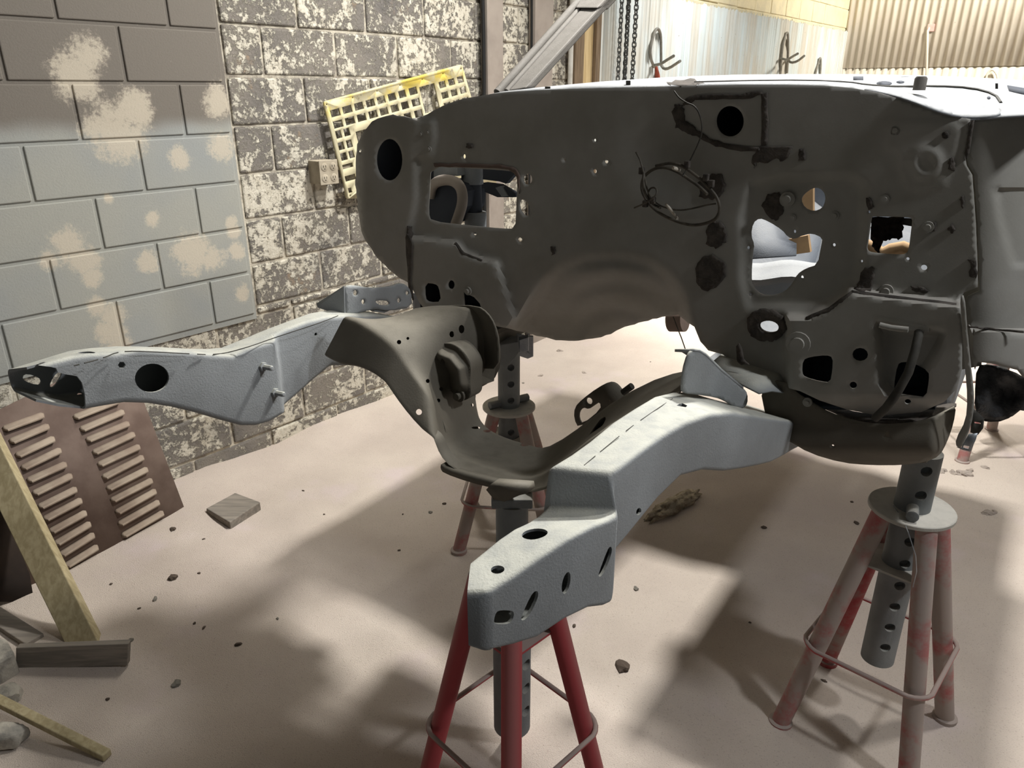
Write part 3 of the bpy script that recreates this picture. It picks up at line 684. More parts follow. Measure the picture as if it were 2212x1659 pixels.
# right side panel, beyond the seam
RP = [(2099, 258), (2130, 254), (2160, 251), (2212, 248), (2330, 250), (2330, 870), (2212, 815), (2200, 800), (2140, 785), (2112, 782), (2106, 800), (2098, 770), (2092, 700), (2088, 660), (2090, 640), (2116, 628), (2115, 560), (2112, 490), (2108, 430), (2104, 376), (2092, 356), (2089, 340), (2096, 300)]
def rpdep(x, y):
    f = -.006 - .10 * sstep((x - 2110) / 240)
    if y > 706 + (x - 2090) * .05: f += .02 * sstep((y - 706 - (x - 2090) * .05) / 10)
    if y > 405 and y < 575: f -= .008 * inside_w(x, y, [(2150, 405), (2360, 400), (2360, 580), (2190, 575), (2160, 470)], 8)
    return f
patch('hinge_pillar_panel', RP, [], lambda x, y: F(x, y, rpdep(x, y)), 10, M['firewall'], body, .004)
res([(2090, 704), (2110, 706), (2150, 710), (2212, 716), (2212, 719), (2150, 714), (2092, 708)], .8, 32, f0=-.0)
lin_o = smoothpoly([(2112, 790), (2140, 788), (2190, 802), (2212, 815), (2330, 850), (2330, 930), (2212, 880), (2180, 905), (2140, 908), (2112, 900), (2104, 860)], 1)
patch('wheel_liner', lin_o, [], lambda x, y: F(x, y, -.02 + .035 * noise.noise(Vector((x * .02, y * .02, 3))) - .0006 * (x - 2100) * .5), 9, M['plastic'], body, .004)
patch('wheel_liner', smoothpoly([(2120, 905), (2180, 896), (2212, 862), (2330, 880), (2330, 980), (2225, 862), (2205, 885), (2170, 910), (2130, 912)], 1), [], lambda x, y: F(x, y, -.06), 9, M['rubber'], body, .004)
patch('seam_light_stop', [(2080, 250), (2120, 250), (2110, 340), (2125, 370), (2130, 640), (2120, 790), (2070, 800), (2066, 640), (2095, 620), (2090, 370), (2070, 345)], [], lambda x, y: F(x, y, -.035), 0, M['firewall'], body, .003)  # added plate that keeps light from leaking through the seam
# bent strip along the seam
st = smoothpoly([(2073, 640), (2083, 640), (2088, 700), (2094, 770), (2103, 840), (2104, 880), (2098, 920), (2078, 968), (2066, 966), (2064, 950), (2086, 910), (2090, 860), (2084, 790), (2078, 700)], 1)
patch('drain_strip', st, [], lambda x, y: F(x, y, .055 - .00010 * (y - 640)), 6, M['firewall'], body, .006)
patch('bracket', [(2092, 938), (2112, 936), (2108, 950), (2096, 976), (2080, 972), (2066, 966), (2076, 968)], [[(2082, 962), (2094, 964), (2092, 970), (2080, 967)]], lambda x, y: F(x, y, .02), 0, M['galv'], body, .002)
patch('bracket', [(2100, 880), (2126, 905), (2124, 925), (2112, 940), (2096, 934)], [[(2104, 911), (2118, 913), (2118, 917), (2105, 915)]], lambda x, y: F(x, y, .0), 0, M['rubber'], body, .003)

# hose on the lower right and its clamp pocket
MB().tube([F(x, y, f) for x, y, f in [(1986, 706, .02), (1984, 725, .055), (1976, 760, .07), (1962, 805, .085), (1940, 845, .09), (1915, 880, .085), (1890, 904, .07)]], .0085, 12).build('hose', M['rubber'], body, smooth=60)
MB().hexa([F(1962, 714, .045), F(2008, 718, .045), F(2008, 718, .0), F(1962, 714, .0), F(1961, 698, .045), F(2008, 704, .045), F(2008, 704, .0), F(1961, 698, .0)]).build('hose_bracket', M['firewall'], body, bevel=.002)
MB().tube([F(x, y, .05) for x, y in [(1900, 702), (1925, 708), (1962, 712)]], .006, 8).build('stiffener', M['firewall'], body, smooth=60)
# wiring loop
def wire(pts, r, mt='wire', f0=.025, z=4.424, ox=1340, oy=180, name='wire'):
    q = smoothpoly([(x / z + ox, y / z + oy) for x, y in pts], 2, False)
    n = len(q); return MB().tube([F(x, y, f0 + .012 * math.sin(6.3 * i / n)) for i, (x, y) in enumerate(q)], r, 8).build(name, M[mt], body, smooth=60)
wire([(515, 75), (560, 140), (640, 190), (700, 210), (750, 270), (780, 380), (780, 480), (740, 590), (690, 690), (650, 770), (620, 850), (595, 890)], .0016, 'rubber')
wire([(340, 790), (480, 755), (600, 790), (680, 850), (760, 910), (860, 1010), (925, 1090), (955, 1190), (930, 1280), (860, 1330), (700, 1362), (560, 1330), (420, 1270), (320, 1200), (250, 1120), (205, 1030), (205, 940), (240, 870), (340, 805), (450, 805), (560, 850), (660, 920), (750, 980), (830, 1060)], .0036)
wire([(225, 850), (215, 960), (230, 1050), (300, 1150), (380, 1190)], .0030, f0=.04)
wire([(150, 660), (190, 730), (215, 830), (235, 900), (245, 980), (275, 1060), (320, 1130), (410, 1185), (560, 1218), (700, 1195), (830, 1160), (910, 1150)], .0020, f0=.035)
wire([(135, 1190), (230, 1150), (300, 1110), (350, 1060), (345, 1000), (290, 995), (260, 1050), (290, 1120), (330, 1140)], .0020, f0=.045)
wire([(440, 1160), (500, 1230), (548, 1300)], .0034, 'wire_pale', .03, name='wire_sleeve')
wire([(510, 810), (560, 828)], .0044, 'wire_pale', .038, name='wire_tag')
for (x, y) in [(205, 835), (640, 775), (240, 1150), (310, 1120), (820, 900), (870, 960)]: MB().box(F(x / 4.424 + 1340, y / 4.424 + 180, .035), ER * .006, AV * .006, UP * .008).build('wire_clip', M['black'], body, bevel=.002)
MB().tube([F(1454, 684, -.1), F(1462, 705, -.1), F(1472, 730, -.1), (F(1483, 762, -.1))], .0016, 6).build('wire', M['wire'], body)
MB().tube([F(1448, 690, -.28), F(1480, 690, -.28)], .035, 20).build('tunnel_tube', M['rust'], body, smooth=50)

# slanted windshield pillar
def lerp(a, b, t): return a + (b - a) * t
base_l, base_r = F(1066, 202, -.30), F(1136, 190, -.30); top_l, top_r = F(1262, -10, -.72), F(1322, -12, -.72)
ax = (top_l - base_l); nb = AV * .05
MB().hexa([base_l + (base_r - base_l) * .45, base_r, base_r + nb, base_l + (base_r - base_l) * .45 + nb, top_l + (top_r - top_l) * .3, top_r, top_r + nb, top_l + (top_r - top_l) * .3 + nb]).build('windshield_pillar', M['pillar'], body, bevel=.006)
MB().tube([lerp(base_l, base_r, .12) - AV * .0, lerp(top_l, top_r, .0)], .013, 12).build('pillar_flange', M['pillar'], body, smooth=60)
MB().tube([lerp(base_l, base_r, .36) + AV * .01, lerp(top_l, top_r, .22) + AV * .01], .009, 12).build('pillar_flange', M['pillar'], body, smooth=60)
MB().hexa([lerp(base_l, base_r, .1) + AV * .01, lerp(base_l, base_r, .5) + AV * .01, lerp(base_l, base_r, .5) + AV * .03, lerp(base_l, base_r, .1) + AV * .03, lerp(top_l, top_r, .0) + AV * .01, lerp(top_l, top_r, .35) + AV * .01, lerp(top_l, top_r, .35) + AV * .03, lerp(top_l, top_r, .0) + AV * .03]).build('pillar_web', M['pillar'], body)
pk0 = lerp(base_l, top_l, .86); pk1 = lerp(base_r, top_r, .84)
MB().hexa([lerp(pk0, pk1, .15) - AV * .012, pk1 - AV * .012, pk1 + AV * .06, lerp(pk0, pk1, .15) + AV * .06, top_l - AV * .012, top_r - AV * .012, top_r + AV * .06, top_l + AV * .06]).build('pillar_gusset', M['pillar'], body, bevel=.006)

def shellpatch(name, grid, mt, parent=body, thick=.004):
    mb = MB(); n = len(grid[0]); vs = [p for row in grid for p in row]
    mb.add(vs, [(j * n + i, j * n + i + 1, (j + 1) * n + i + 1, (j + 1) * n + i) for j in range(len(grid) - 1) for i in range(n - 1)])
    o = mb.build(name, M[mt], parent, smooth=60); m = o.modifiers.new('s', 'SOLIDIFY'); m.thickness = thick; m.offset = 0; return o
# right hand side of the body, turning back from the hinge pillar
shellpatch('side_skin', [[F(2330, 250 + 103 * j, -.10) + AV * (.0 + .06 * i) + ER * .01 * math.sin(i * .6) for i in range(6)] for j in range(7)], 'firewall')
# inside of the cabin, seen through the openings
def floorz(f, l):
    z = .98 + .22 * math.exp(-(l / .16) ** 2) * (1 - .4 * sstep((-f - .3) / 1.2)); z += .10 * sstep((f + .32) / .3) + .012 * math.sin(l * 40) * (1 if abs(l) > .25 else 0)
    z += .05 * math.exp(-((f + 1.0) / .18) ** 2) + .22 * sstep((-f - 1.35) / .2); return z
for lo_, hi_ in ((-.78, -.04), (.24, .78)):  # left pan reaches inward, out of view, to block light on the sand
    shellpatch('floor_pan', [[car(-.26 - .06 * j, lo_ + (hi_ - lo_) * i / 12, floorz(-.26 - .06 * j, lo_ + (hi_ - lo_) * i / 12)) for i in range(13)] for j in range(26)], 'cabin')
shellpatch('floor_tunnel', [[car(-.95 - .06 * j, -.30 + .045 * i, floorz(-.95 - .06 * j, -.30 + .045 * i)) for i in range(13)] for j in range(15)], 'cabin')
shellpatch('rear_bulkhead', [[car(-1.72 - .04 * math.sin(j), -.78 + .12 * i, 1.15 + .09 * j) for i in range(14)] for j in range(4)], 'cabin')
for sgn in (-1, 1):
    MB().box(car(-1.0, sgn * .80, .98), AV * .75, ER * .05, UP * .07).build('door_sill', M['bright'], body, bevel=.02)
MB().tube([car(-.30, l, 1.56) for l in (-.62, -.3, 0, .3, .7)], .03, 14).build('dash_rail', M['steel'], body, smooth=60)
CBX = lambda px, py, f: F(px, py, f)
MB().tube([car(-.62, l, 1.12 + .03 * math.sin(l * 9)) for l in (.22, .32, .42, .52, .62, .72, .8)], .045, 18).build('seat_riser', M['bright'], body, smooth=60)
shellpatch('side_panel', [[car(-.35 - .12 * i, .79, 1.05 + .12 * j + .02 * math.sin(i)) for i in range(9)] for j in range(4)], 'bright')
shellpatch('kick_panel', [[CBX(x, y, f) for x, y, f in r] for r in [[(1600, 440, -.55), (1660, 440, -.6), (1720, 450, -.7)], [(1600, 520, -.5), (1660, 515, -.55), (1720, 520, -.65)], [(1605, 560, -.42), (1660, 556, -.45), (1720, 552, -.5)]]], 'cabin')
shellpatch('toe_roll', [[CBX(1600 + 22 * i, 566 + 4 * math.sin(i) + 12 * j, -.30 - .05 * math.cos(j * .9)) for i in range(10)] for j in range(5)], 'bright')
shellpatch('toe_ramp', [[CBX(1600 + 22 * i, 612 + 14 * j - 5 * i * (1 if j < 2 else .5), -.48 - .03 * j) for i in range(10)] for j in range(5)], 'bright')
MB().prism([CBX(x, y, -.62) for x, y in [(1660, 545), (1690, 520), (1712, 515), (1745, 508), (1750, 545), (1700, 552)]], AV * .02).build('cardboard_scrap', M['tan'], body)
MB().prism([CBX(x, y, -.62) for x, y in [(1728, 400), (1756, 400), (1756, 462), (1728, 462)]], AV * .02).build('cardboard_scrap', M['tan'], body)
MB().tube([CBX(x, y, -.3) for x, y in [(1868, 530), (1885, 536), (1905, 548), (1925, 540), (1950, 535), (1975, 545)]], .016, 10).build('harness_roll', M['tan'], body, smooth=60)
# ducts and brackets in the left opening
gd = lambda x, y, f: F(x / 4.424 + 740, y / 4.424 + 200, f)
arch = [gd(x, y, -.10) for x, y in smoothpoly([(830, 1000), (850, 900), (900, 850), (990, 830), (1080, 850), (1140, 920), (1150, 1050), (1110, 1180), (1080, 1260)], 2, False)]
MB().tube(arch, .016, 10).build('heater_duct_rim', M['strip'], body, smooth=60)
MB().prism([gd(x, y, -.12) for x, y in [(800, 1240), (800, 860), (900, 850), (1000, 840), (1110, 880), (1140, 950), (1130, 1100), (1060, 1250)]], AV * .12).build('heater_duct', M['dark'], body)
MB().prism([gd(x, y, -.13) for x, y in [(850, 700), (1090, 700), (1100, 800), (980, 790), (860, 850)]], AV * .05).build('duct_cover', M['steel'], body, bevel=.004)
MB().tube([gd(1240, 690, -.20), gd(1240, 870, -.20)], .034, 16).build('column_sleeve', M['bright'], body, smooth=50)
MB().tube([gd(1240, 850, -.20), gd(1250, 1180, -.20)], .028, 16).build('steering_column', M['dark'], body, smooth=50)
MB().tube([gd(1270, 1140, -.2), gd(1270, 1330, -.2)], .034, 16).build('column_collar', M['bright'], body, smooth=50)
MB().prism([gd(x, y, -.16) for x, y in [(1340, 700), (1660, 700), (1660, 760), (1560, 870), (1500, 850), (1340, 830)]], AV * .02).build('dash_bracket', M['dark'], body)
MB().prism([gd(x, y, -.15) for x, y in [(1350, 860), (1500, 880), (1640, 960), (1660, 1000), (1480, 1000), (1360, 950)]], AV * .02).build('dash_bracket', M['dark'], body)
MB().prism([gd(x, y, -.145) for x, y in [(1460, 910), (1520, 890), (1580, 990), (1520, 995)]], AV * .012).build('dash_tab', M['bright'], body)
# carpet scrap behind the square opening
cs_ = ragged([(1882, 468), (1950, 470), (1948, 512), (1935, 512), (1920, 516), (1905, 522), (1900, 545), (1890, 540), (1882, 515)], 2.2, 40, 4)
patch('carpet_scrap', cs_, [], lambda x, y: F(x, y, -.04 + .01 * noise.noise(Vector((x * .1, y * .1, 0)))), 4, M['carpet'], body, .008)
MB().hexa([F(1930, 482, -.05), F(1975, 490, -.05), F(1975, 490, -.07), F(1930, 482, -.07), F(1930, 470, -.05), F(1975, 472, -.05), F(1975, 472, -.07), F(1930, 470, -.07)]).build('pedal_bracket', M['rubber'], body)

# ------------------------------------------------------------------ front subframe (bolted to the body)
def interp(tab, f):                           # tab sorted by rising f
    if f <= tab[0][0]: return tab[0][1]
    for i in range(len(tab) - 1):
        if f <= tab[i + 1][0]:
            t = (f - tab[i][0]) / max(1e-6, tab[i + 1][0] - tab[i][0]); return tab[i][1] + t * (tab[i + 1][1] - tab[i][1])
    return tab[-1][1]
def ftab(pix, l):
    t = sorted([(lambda c: (c[0], c[2]))(tocar(L(x, y, l))) for x, y in pix]); return t
def rail(name, rows, parent, mat, open_front=True):
    # rows: front-to-back stations of (TI, TO, BO, BI) world points
    org = ORG[parent.name]; mb = MB(); vs = [p for r in rows for p in r]; n = len(rows); fs = []
    for i in range(n - 1):
        for k in range(4): fs.append((i * 4 + k, i * 4 + (k + 1) % 4, (i + 1) * 4 + (k + 1) % 4, (i + 1) * 4 + k))
    fs.append(((n - 1) * 4, (n - 1) * 4 + 1, (n - 1) * 4 + 2, (n - 1) * 4 + 3))
    if not open_front: fs.append((3, 2, 1, 0))
    mb.add(vs, fs); o = mb.build(name, mat, parent)
    b = o.modifiers.new('b', 'BEVEL'); b.width = .021; b.segments = 6; b.limit_method = 'ANGLE'; b.angle_limit = math.radians(32)
    bake(o)
    s = o.modifiers.new('s', 'SOLIDIFY'); s.thickness = .004; s.offset = -1
    bake(o)
    return o
def smooth_me(o, ang=35):
    for p in o.data.polygons: p.use_smooth = True
    o.data.set_sharp_from_angle(angle=math.radians(ang)); return o
def punch(poly, fn, n, depth=.02):            # cutter: pixel outline on a plane, pushed both ways along the normal
    q = [fn(x, y) for x, y in poly]; return MB().prism([p - n * depth for p in q], n * (2 * depth))

# right rail
LI = .42
R_TI = sorted([(lambda c: (c[0], c[2]))(tocar(L(x, y, LI))) for x, y in [(1422, 848), (1377, 874), (1318, 912), (1250, 969), (1210, 992), (1167, 1019)]])
R_TI = [(-.08, .99), (.05, 1.035), (.20, 1.10), (.33, 1.16)] + R_TI
R_LO = [(-.08, .575), (.05, .572), (.22, .565), (.36, .552), (.48, .53), (.6, .512), (.85, .508)]
R_TO = [(-.08, .975), (-.03, .995)] + ftab([(1650, 900), (1600, 893)], .557) + ftab([(1544, 890)], .53) + ftab([(1492, 895), (1453, 921), (1363, 987), (1291, 1048)], .508)
R_TO = sorted(R_TO)
R_BO = [(-.08, .91), (-.03, .925)] + ftab([(1661, 996), (1580, 1024)], .557) + ftab([(1520, 1017)], .53) + ftab([(1478, 1007), (1449, 1039), (1404, 1095), (1337, 1182)], .508); R_BO = sorted(R_BO)
rows = []
for f in [-.06, .0, .08, .16, .24, .32, .40, .48, .56, .64, .72, .775, .835]:
    fo = .806 if f > .8 else f
    zi, zo, zb, lo = interp(R_TI, f), interp(R_TO, fo), interp(R_BO, fo), interp(R_LO, fo)
    rows.append((car(f, LI, zi), car(fo, lo, zo), car(fo, lo, zb), car(f, LI, zb)))
H_LO = [(.83, .527), (.9, .519), (1.0, .493), (1.10, .466), (1.13, .462)]
def hz(tab): return sorted(tab)
def Lt(pix):                                  # horn ridge and bottom, on its own slanting side face
    o = []
    for x, y in pix:
        lo = .5
        for _ in range(6):
            c = tocar(L(x, y, lo)); lo = interp(H_LO, c[0])
        o.append((c[0], c[2]))
    return sorted(o)
H_TO = Lt([(1336, 1112), (1258, 1143), (1159, 1209), (1089, 1259), (1050, 1280)])
H_BO = Lt([(1334, 1296), (1318, 1309), (1254, 1318), (1217, 1345), (1162, 1381), (1123, 1394), (1062, 1409)])
H_TI = sorted([(lambda c: (c[0], c[2]))(tocar(L(x, y, LI))) for x, y in [(1181, 1093), (1148, 1123), (1095, 1146), (1021, 1205)]])
rows_h = []
fend = H_TO[-1][0]; print('horn f', H_TO[0], H_TO[-1], H_BO[0], H_BO[-1], H_TI)
for f in [.812, .84, .88, .93, .98, 1.02, fend - .01, fend]:
    fi = .848 + (1.018 - .848) * (f - .812) / (fend - .812)
    zi, zo, zb, lo = interp(H_TI, fi), interp(H_TO, f), interp(H_BO, f), interp(H_LO, f)
    rows_h.append((car(fi, LI, zi), car(f, lo, zo), car(f, lo, zb), car(fi, LI, zb + .004)))
zo, zb, lo = interp(H_TO, fend), interp(H_BO, fend), interp(H_LO, fend)
rows_h.append((car(1.021, LI, interp(H_TI, 1.018)), car(fend + .012, lo - .020, zo - .002), car(fend + .012, lo - .020, zb + .008), car(1.021, LI, zb + .014)))
allr = list(reversed(rows + rows_h))
rr = rail('frame_rail', allr, body, M['steel'])
TN = UP; ON = ER
def Lh(x, y):                                 # on the horn's side face
    lo = .5
    for _ in range(6): lo = interp(H_LO, tocar(L(x, y, lo))[0])
    return L(x, y, lo)
def topz(z): return lambda x, y: Z(x, y, z)
zt = interp(H_TI, .95)
cuts = [punch(ell(1155, 1161, 28, 15.5, 20), topz(zt), UP), punch(ell(1075, 1233, 15, 8.5, 16), topz(interp(H_TI, 1.04) - .001), UP),
        punch(ell(1223, 1259, 8.5, 24, 18, .22), Lh, ER, .012), punch(smoothpoly([(1072, 1322), (1082, 1318), (1106, 1319), (1111, 1324), (1108, 1338), (1100, 1348), (1068, 1348), (1067, 1338)], 1), Lh, ER, .012),
        punch(smoothpoly([(1126, 1341), (1127, 1330), (1146, 1288), (1156, 1276), (1163, 1278), (1162, 1292), (1148, 1322), (1136, 1338)], 1), Lh, ER, .012),
        punch(smoothpoly([(1293, 1246), (1294, 1236), (1312, 1188), (1318, 1180), (1323, 1184), (1322, 1196), (1310, 1226), (1300, 1244)], 1), Lh, ER, .012),
        punch(ell(1377, 1104, 5, 8, 12, .3), lambda x, y: L(x, y, .508), ER, .012),
        punch([(1462, 872), (1475, 862), (1486, 868), (1482, 874)], lambda x, y: Z(x, y, 1.2), UP, .012)]
cut(rr, cuts); smooth_me(rr)
# weld seam along the rail top
def seam(pts, fn, r, seed, n=60, name='weld_seam', parent=body):
    rnd = random.Random(seed); q = smoothpoly(pts, 2, False); mb = MB()
    tot = len(q); i = 0; segs = []
    while i < tot - 2:
        k = rnd.choice([1, 2, 2, 3]); seg = q[i:i + k + 1]
        mb.tube([fn(x, y) for x, y in seg], r, 5); i += k + rnd.choice([0, 0, 1])
    return mb
def rtop(x, y, dz=.0):
    l = .46
    p = Z(x, y, 1.205)
    for _ in range(6):
        f = tocar(p)[0]; z = lerp(interp(R_TI, f), interp(R_TO, f), .5) if f < .84 else 1.15; p = Z(x, y, z + dz)
    return p
seam([(1470, 850), (1424, 880), (1360, 924), (1300, 973), (1262, 1005)], lambda x, y: rtop(x, y, .0005), .0007, 3).build('weld_seam', M['rubber'], body)

# left rail
LL = -.42
L_TI = ftab([(30, 800), (180, 762), (240, 764), (300, 752), (400, 758), (500, 768), (540, 748), (590, 735), (640, 712), (700, 690), (760, 684)], LL)
L_TI = [(-.05, 1.0), (.1, 1.08), (.25, 1.15)] + [q for q in L_TI if q[0] > .40]
L_TO = ftab([(27, 795), (160, 752), (250, 747), (330, 748), (400, 752), (470, 752), (560, 715), (640, 685), (690, 665)], -.52)
L_TO = [(-.05, 1.0), (.1, 1.08), (.25, 1.15)] + [q for q in L_TO if q[0] > .40]
L_BI = ftab([(28, 835), (45, 858), (80, 870), (120, 880), (185, 886), (230, 878), (270, 871), (330, 873), (400, 885), (500, 915), (540, 924), (580, 915), (632, 885), (680, 840), (740, 790)], LL)
L_BI = [(-.05, .88), (.1, .93), (.25, .99)] + [q for q in L_BI if q[0] > .44]
L_LI = [(-.05, -.446), (.640, -.446), (.655, -.418), (1.3, -.418)]
rowsl = []
for f in [1.155, 1.12, 1.083, 1.05, 1.01, .965, .92, .87, .82, .77, .735, .70, .668, .655, .640, .60, .54, .48, .40, .30, .20, .08, -.05]:
    zi, zo, zb = interp(L_TI, f), interp(L_TO, f), interp(L_BI, f); li = interp(L_LI, f)
    fo = f
    rowsl.append((car(f - (.045 if f > 1.18 else 0) * 0, li, zi), car(fo, -.52, max(min(interp(L_TO, fo), zi + .004) if f > .9 else interp(L_TO, fo), zb + .03)), car(fo, -.52, zb), car(f, li, zb)))
rlf = rail('frame_rail', rowsl, body, M['steel'])
LLf = lambda x, y: L(x, y, LL)
tip = [(-30, 780), (108, 792), (120, 795), (124, 804), (140, 808), (165, 812), (176, 826), (182, 850), (186, 900), (-30, 930)]
cuts = [punch(tip, LLf, ER, .012), punch(ell(327, 816, 37, 31, 28, -.1), LLf, ER, .012), punch(ell(262, 788, 8.5, 7.5, 6), LLf, ER, .012),
        punch(ell(711, 767, 4, 4.4, 12), lambda x, y: L(x, y, -.44), ER, .012), punch(ell(686, 723, 3, 3.5, 12), lambda x, y: L(x, y, -.44), ER, .012),
        punch(smoothpoly([(46, 812), (56, 806), (84, 815), (88, 826), (80, 832), (50, 822)], 1), lambda x, y: L(x, y, -.52), ER, .012),
        punch(smoothpoly([(106, 826), (120, 804), (132, 803), (130, 812), (116, 834), (106, 836)], 1), lambda x, y: L(x, y, -.52), ER, .012),
        punch(ell(167, 855, 9, 8, 14), lambda x, y: L(x, y, -.52), ER, .012), punch(ell(188, 766, 19, 5, 18), lambda x, y: Z(x, y, 1.268), UP, .02), punch(ell(90, 785, 9, 2.6, 12), lambda x, y: Z(x, y, 1.275), UP, .02)]
cut(rlf, cuts); smooth_me(rlf)
for (x, y) in [(566, 792), (592, 848)]:
    p = L(x, y, LL); d = (ER + UP * .05 - AV * -.1).normalized()
    MB().lathe(p - d * .004, [(.011, 0), (.011, .012), (.0065, .012), (.0065, .034), (.004, .036)], d, 6).build('rail_bolt', M['steel'], body, bevel=.001)
seam([(160, 790), (220, 775), (258, 758), (330, 760), (400, 764), (470, 767), (530, 752), (600, 727), (690, 698), (730, 682)], lambda x, y: Z(x, y, interp(L_TI, tocar(L(x, y, -.44))[0]) + .003), .0011, 5).build('weld_seam', M['rubber'], body)

# crossmember, swept between the rails
X_FB = [(700, 770), (733, 790), (762, 790), (785, 797), (812, 811), (834, 829), (846, 849), (875, 890), (915, 936), (935, 945), (942, 962), (953, 990), (985, 1020), (1030, 1040), (1084, 1056), (1130, 1064), (1175, 1066), (1250, 1012), (1340, 945), (1410, 902), (1440, 900)]
X_FT = [(745, 684), (768, 690), (788, 703), (817, 720), (835, 734), (852, 748), (872, 778), (892, 808), (912, 832), (930, 862), (943, 905), (953, 960), (985, 985), (1030, 1005), (1078, 1020), (1125, 1035), (1168, 1035), (1230, 985), (1320, 915), (1400, 880), (1440, 885)]
X_BT = [(905, 664), (935, 658), (985, 655), (1030, 662), (1052, 680), (1068, 703), (1078, 740), (1070, 795), (1022, 812), (1016, 832), (1026, 882), (1036, 906), (1056, 927), (1090, 942), (1125, 953), (1160, 963), (1182, 967), (1250, 925), (1315, 868), (1424, 808), (1490, 795)]
X_BF = [.34, .33, .32, .31, .30, .29, .285, .28, .29, .30, .30, .30, .30, .30, .30, .30, .30, .30, .30, .30, .30]
cm = []
for a, b, c, ff in zip(X_FB, X_FT, X_BT, X_BF):
    p, q, r = F(a[0], a[1], .545), F(b[0], b[1], .50), F(c[0], c[1], ff); cm.append((p, q, r))
mb = MB(); vs = []; fs = []; NX = 9
for (p, q, r) in cm:
    col = [p - AV * -.03 - UP * .0, p]
    for k in range(1, NX + 1): col.append(lerp(p, q, k / NX) if False else p.lerp(q, k / NX))
    for k in range(1, NX + 3):
        t = k / (NX + 2); m_ = q.lerp(r, t); m_ = m_ - UP * (.018 * math.sin(math.pi * t)); col.append(m_)
    col.append(r + AV * .012 - UP * .035)
    vs.append(col)
nc = len(vs[0]); flat = [v for c in vs for v in c]
for i in range(len(vs) - 1):
    for k in range(nc - 1): fs.append((i * nc + k, i * nc + k + 1, (i + 1) * nc + k + 1, (i + 1) * nc + k))
mb.add(flat, fs); xo = mb.build('crossmember', M['crossmember'], body)
sd = xo.modifiers.new('sub', 'SUBSURF'); sd.levels = 1; sd.render_levels = 1; sd.subdivision_type = 'CATMULL_CLARK'
so_ = xo.modifiers.new('s', 'SOLIDIFY'); so_.thickness = .004; so_.offset = 0
bake(xo)
bk = MB(); bv = []
for (p, q, r) in cm[2:19]: bv.append([q.lerp(r, t) - UP * (.03 + .02 * math.sin(math.pi * t)) + AV * (.02 - .02 * t) for t in (0.03, .3, .6, .97)])
bk.add([v for c in bv for v in c], [(i * 4 + k, i * 4 + k + 1, (i + 1) * 4 + k + 1, (i + 1) * 4 + k) for i in range(len(bv) - 1) for k in range(3)])
o = bk.build('crossmember_liner', M['crossmember'], body); o.modifiers.new('s', 'SOLIDIFY').thickness = .003
def XF(x, y): return F(x, y, .52)
def XTp(x, y): return F(x, y, .40)
cx = []
VD = lambda x, y: ray(x, y).normalized()
for (x, y, rx, ry, f0) in [(905, 890, 6.5, 6.5, .53), (862, 739, 4.6, 4.6, .44), (881, 731, 3, 3, .42), (907, 732, 4.5, 3.8, .38), (924, 823, 4, 4.4, .44), (953, 840, 4, 4, .40), (947, 850, 3, 3, .40), (947, 865, 4, 4, .42), (1020, 875, 3, 3.4, .31), (1028, 924, 9, 2.6, .31), (1052, 931, 8, 2.8, .31), (1133, 961, 9, 3, .31),
                           (976, 722, 5, 6.5, .34), (997, 711, 6, 9, .33)]:
    c = F(x, y, f0); d = VD(x, y); t = (c - CAMP).length
    q = [CAMP + ray(a, b).normalized() * t for a, b in ell(x, y, rx, ry, 14)]
    cx.append(MB().prism([p - d * .07 for p in q], d * .14))
q = [F(a, b, .30) for a, b in smoothpoly([(1317, 900), (1322, 886), (1340, 880), (1350, 886), (1349, 892), (1326, 912), (1319, 908)], 1)]
cx.append(MB().prism([p - AV * .1 for p in q], AV * .2))
cut(xo, cx); smooth_me(xo, 45)
# lower lip and plate under the crossmember
patch('lower_flange', smoothpoly([(953, 1001), (962, 1012), (1014, 1028), (1074, 1042), (1086, 1050), (1080, 1058), (1014, 1042), (958, 1022), (951, 1012)], 1), [], lambda x, y: F(x, y, .552), 0, M['crossmember'], body, .02)
patch('lower_plate', [(1060, 1046), (1135, 1052), (1138, 1066), (1122, 1070), (1090, 1084), (1066, 1078), (1050, 1058)], [], lambda x, y: F(x, y, .60), 0, M['crossmember'], body, .03)
# spring tower sheet on the left
patch('spring_tower', smoothpoly([(921, 668), (960, 660), (1030, 661), (1052, 676), (1068, 700), (1078, 740), (1076, 797), (1035, 796), (1018, 812), (1000, 800), (980, 760), (955, 720)], 1), [ell(997, 711, 6, 9, 14), ell(976, 722, 5, 6.5, 12)], lambda x, y: F(x, y, .30 + .0004 * (x - 1000) + .015 * sstep((700 - y) / 60)), 9, M['crossmember'], body, .004)
# engine mount bracket on the left arm
MP = smoothpoly([(908, 760), (918, 752), (935, 756), (950, 744), (966, 741), (985, 746), (1004, 764), (1018, 790), (1016, 818), (1018, 850), (1010, 864), (992, 866), (976, 846), (962, 832), (966, 812), (958, 794), (946, 786), (930, 784), (914, 776)], 2)
MC = [(950, 770), (970, 778), (988, 800), (992, 830)]
def mnt(x, y):
    return F(x, y, .40 + .032 * sstep((26 - dseg(x, y, MC, False)) / 26))
patch('engine_mount', MP, [ell(956, 783, 4.6, 8, 14, -.25)], mnt, 4, M['crossmember'], body, .003, smooth=80)
mr = [F(x, y, .40) for x, y in MP]; mbk = [p + AV * .045 for p in mr]; nm = len(mr)
MB().add(mr + mbk, [(i, (i + 1) % nm, (i + 1) % nm + nm, i + nm) for i in range(nm)]).build('engine_mount_skirt', M['crossmember'], body, smooth=60)
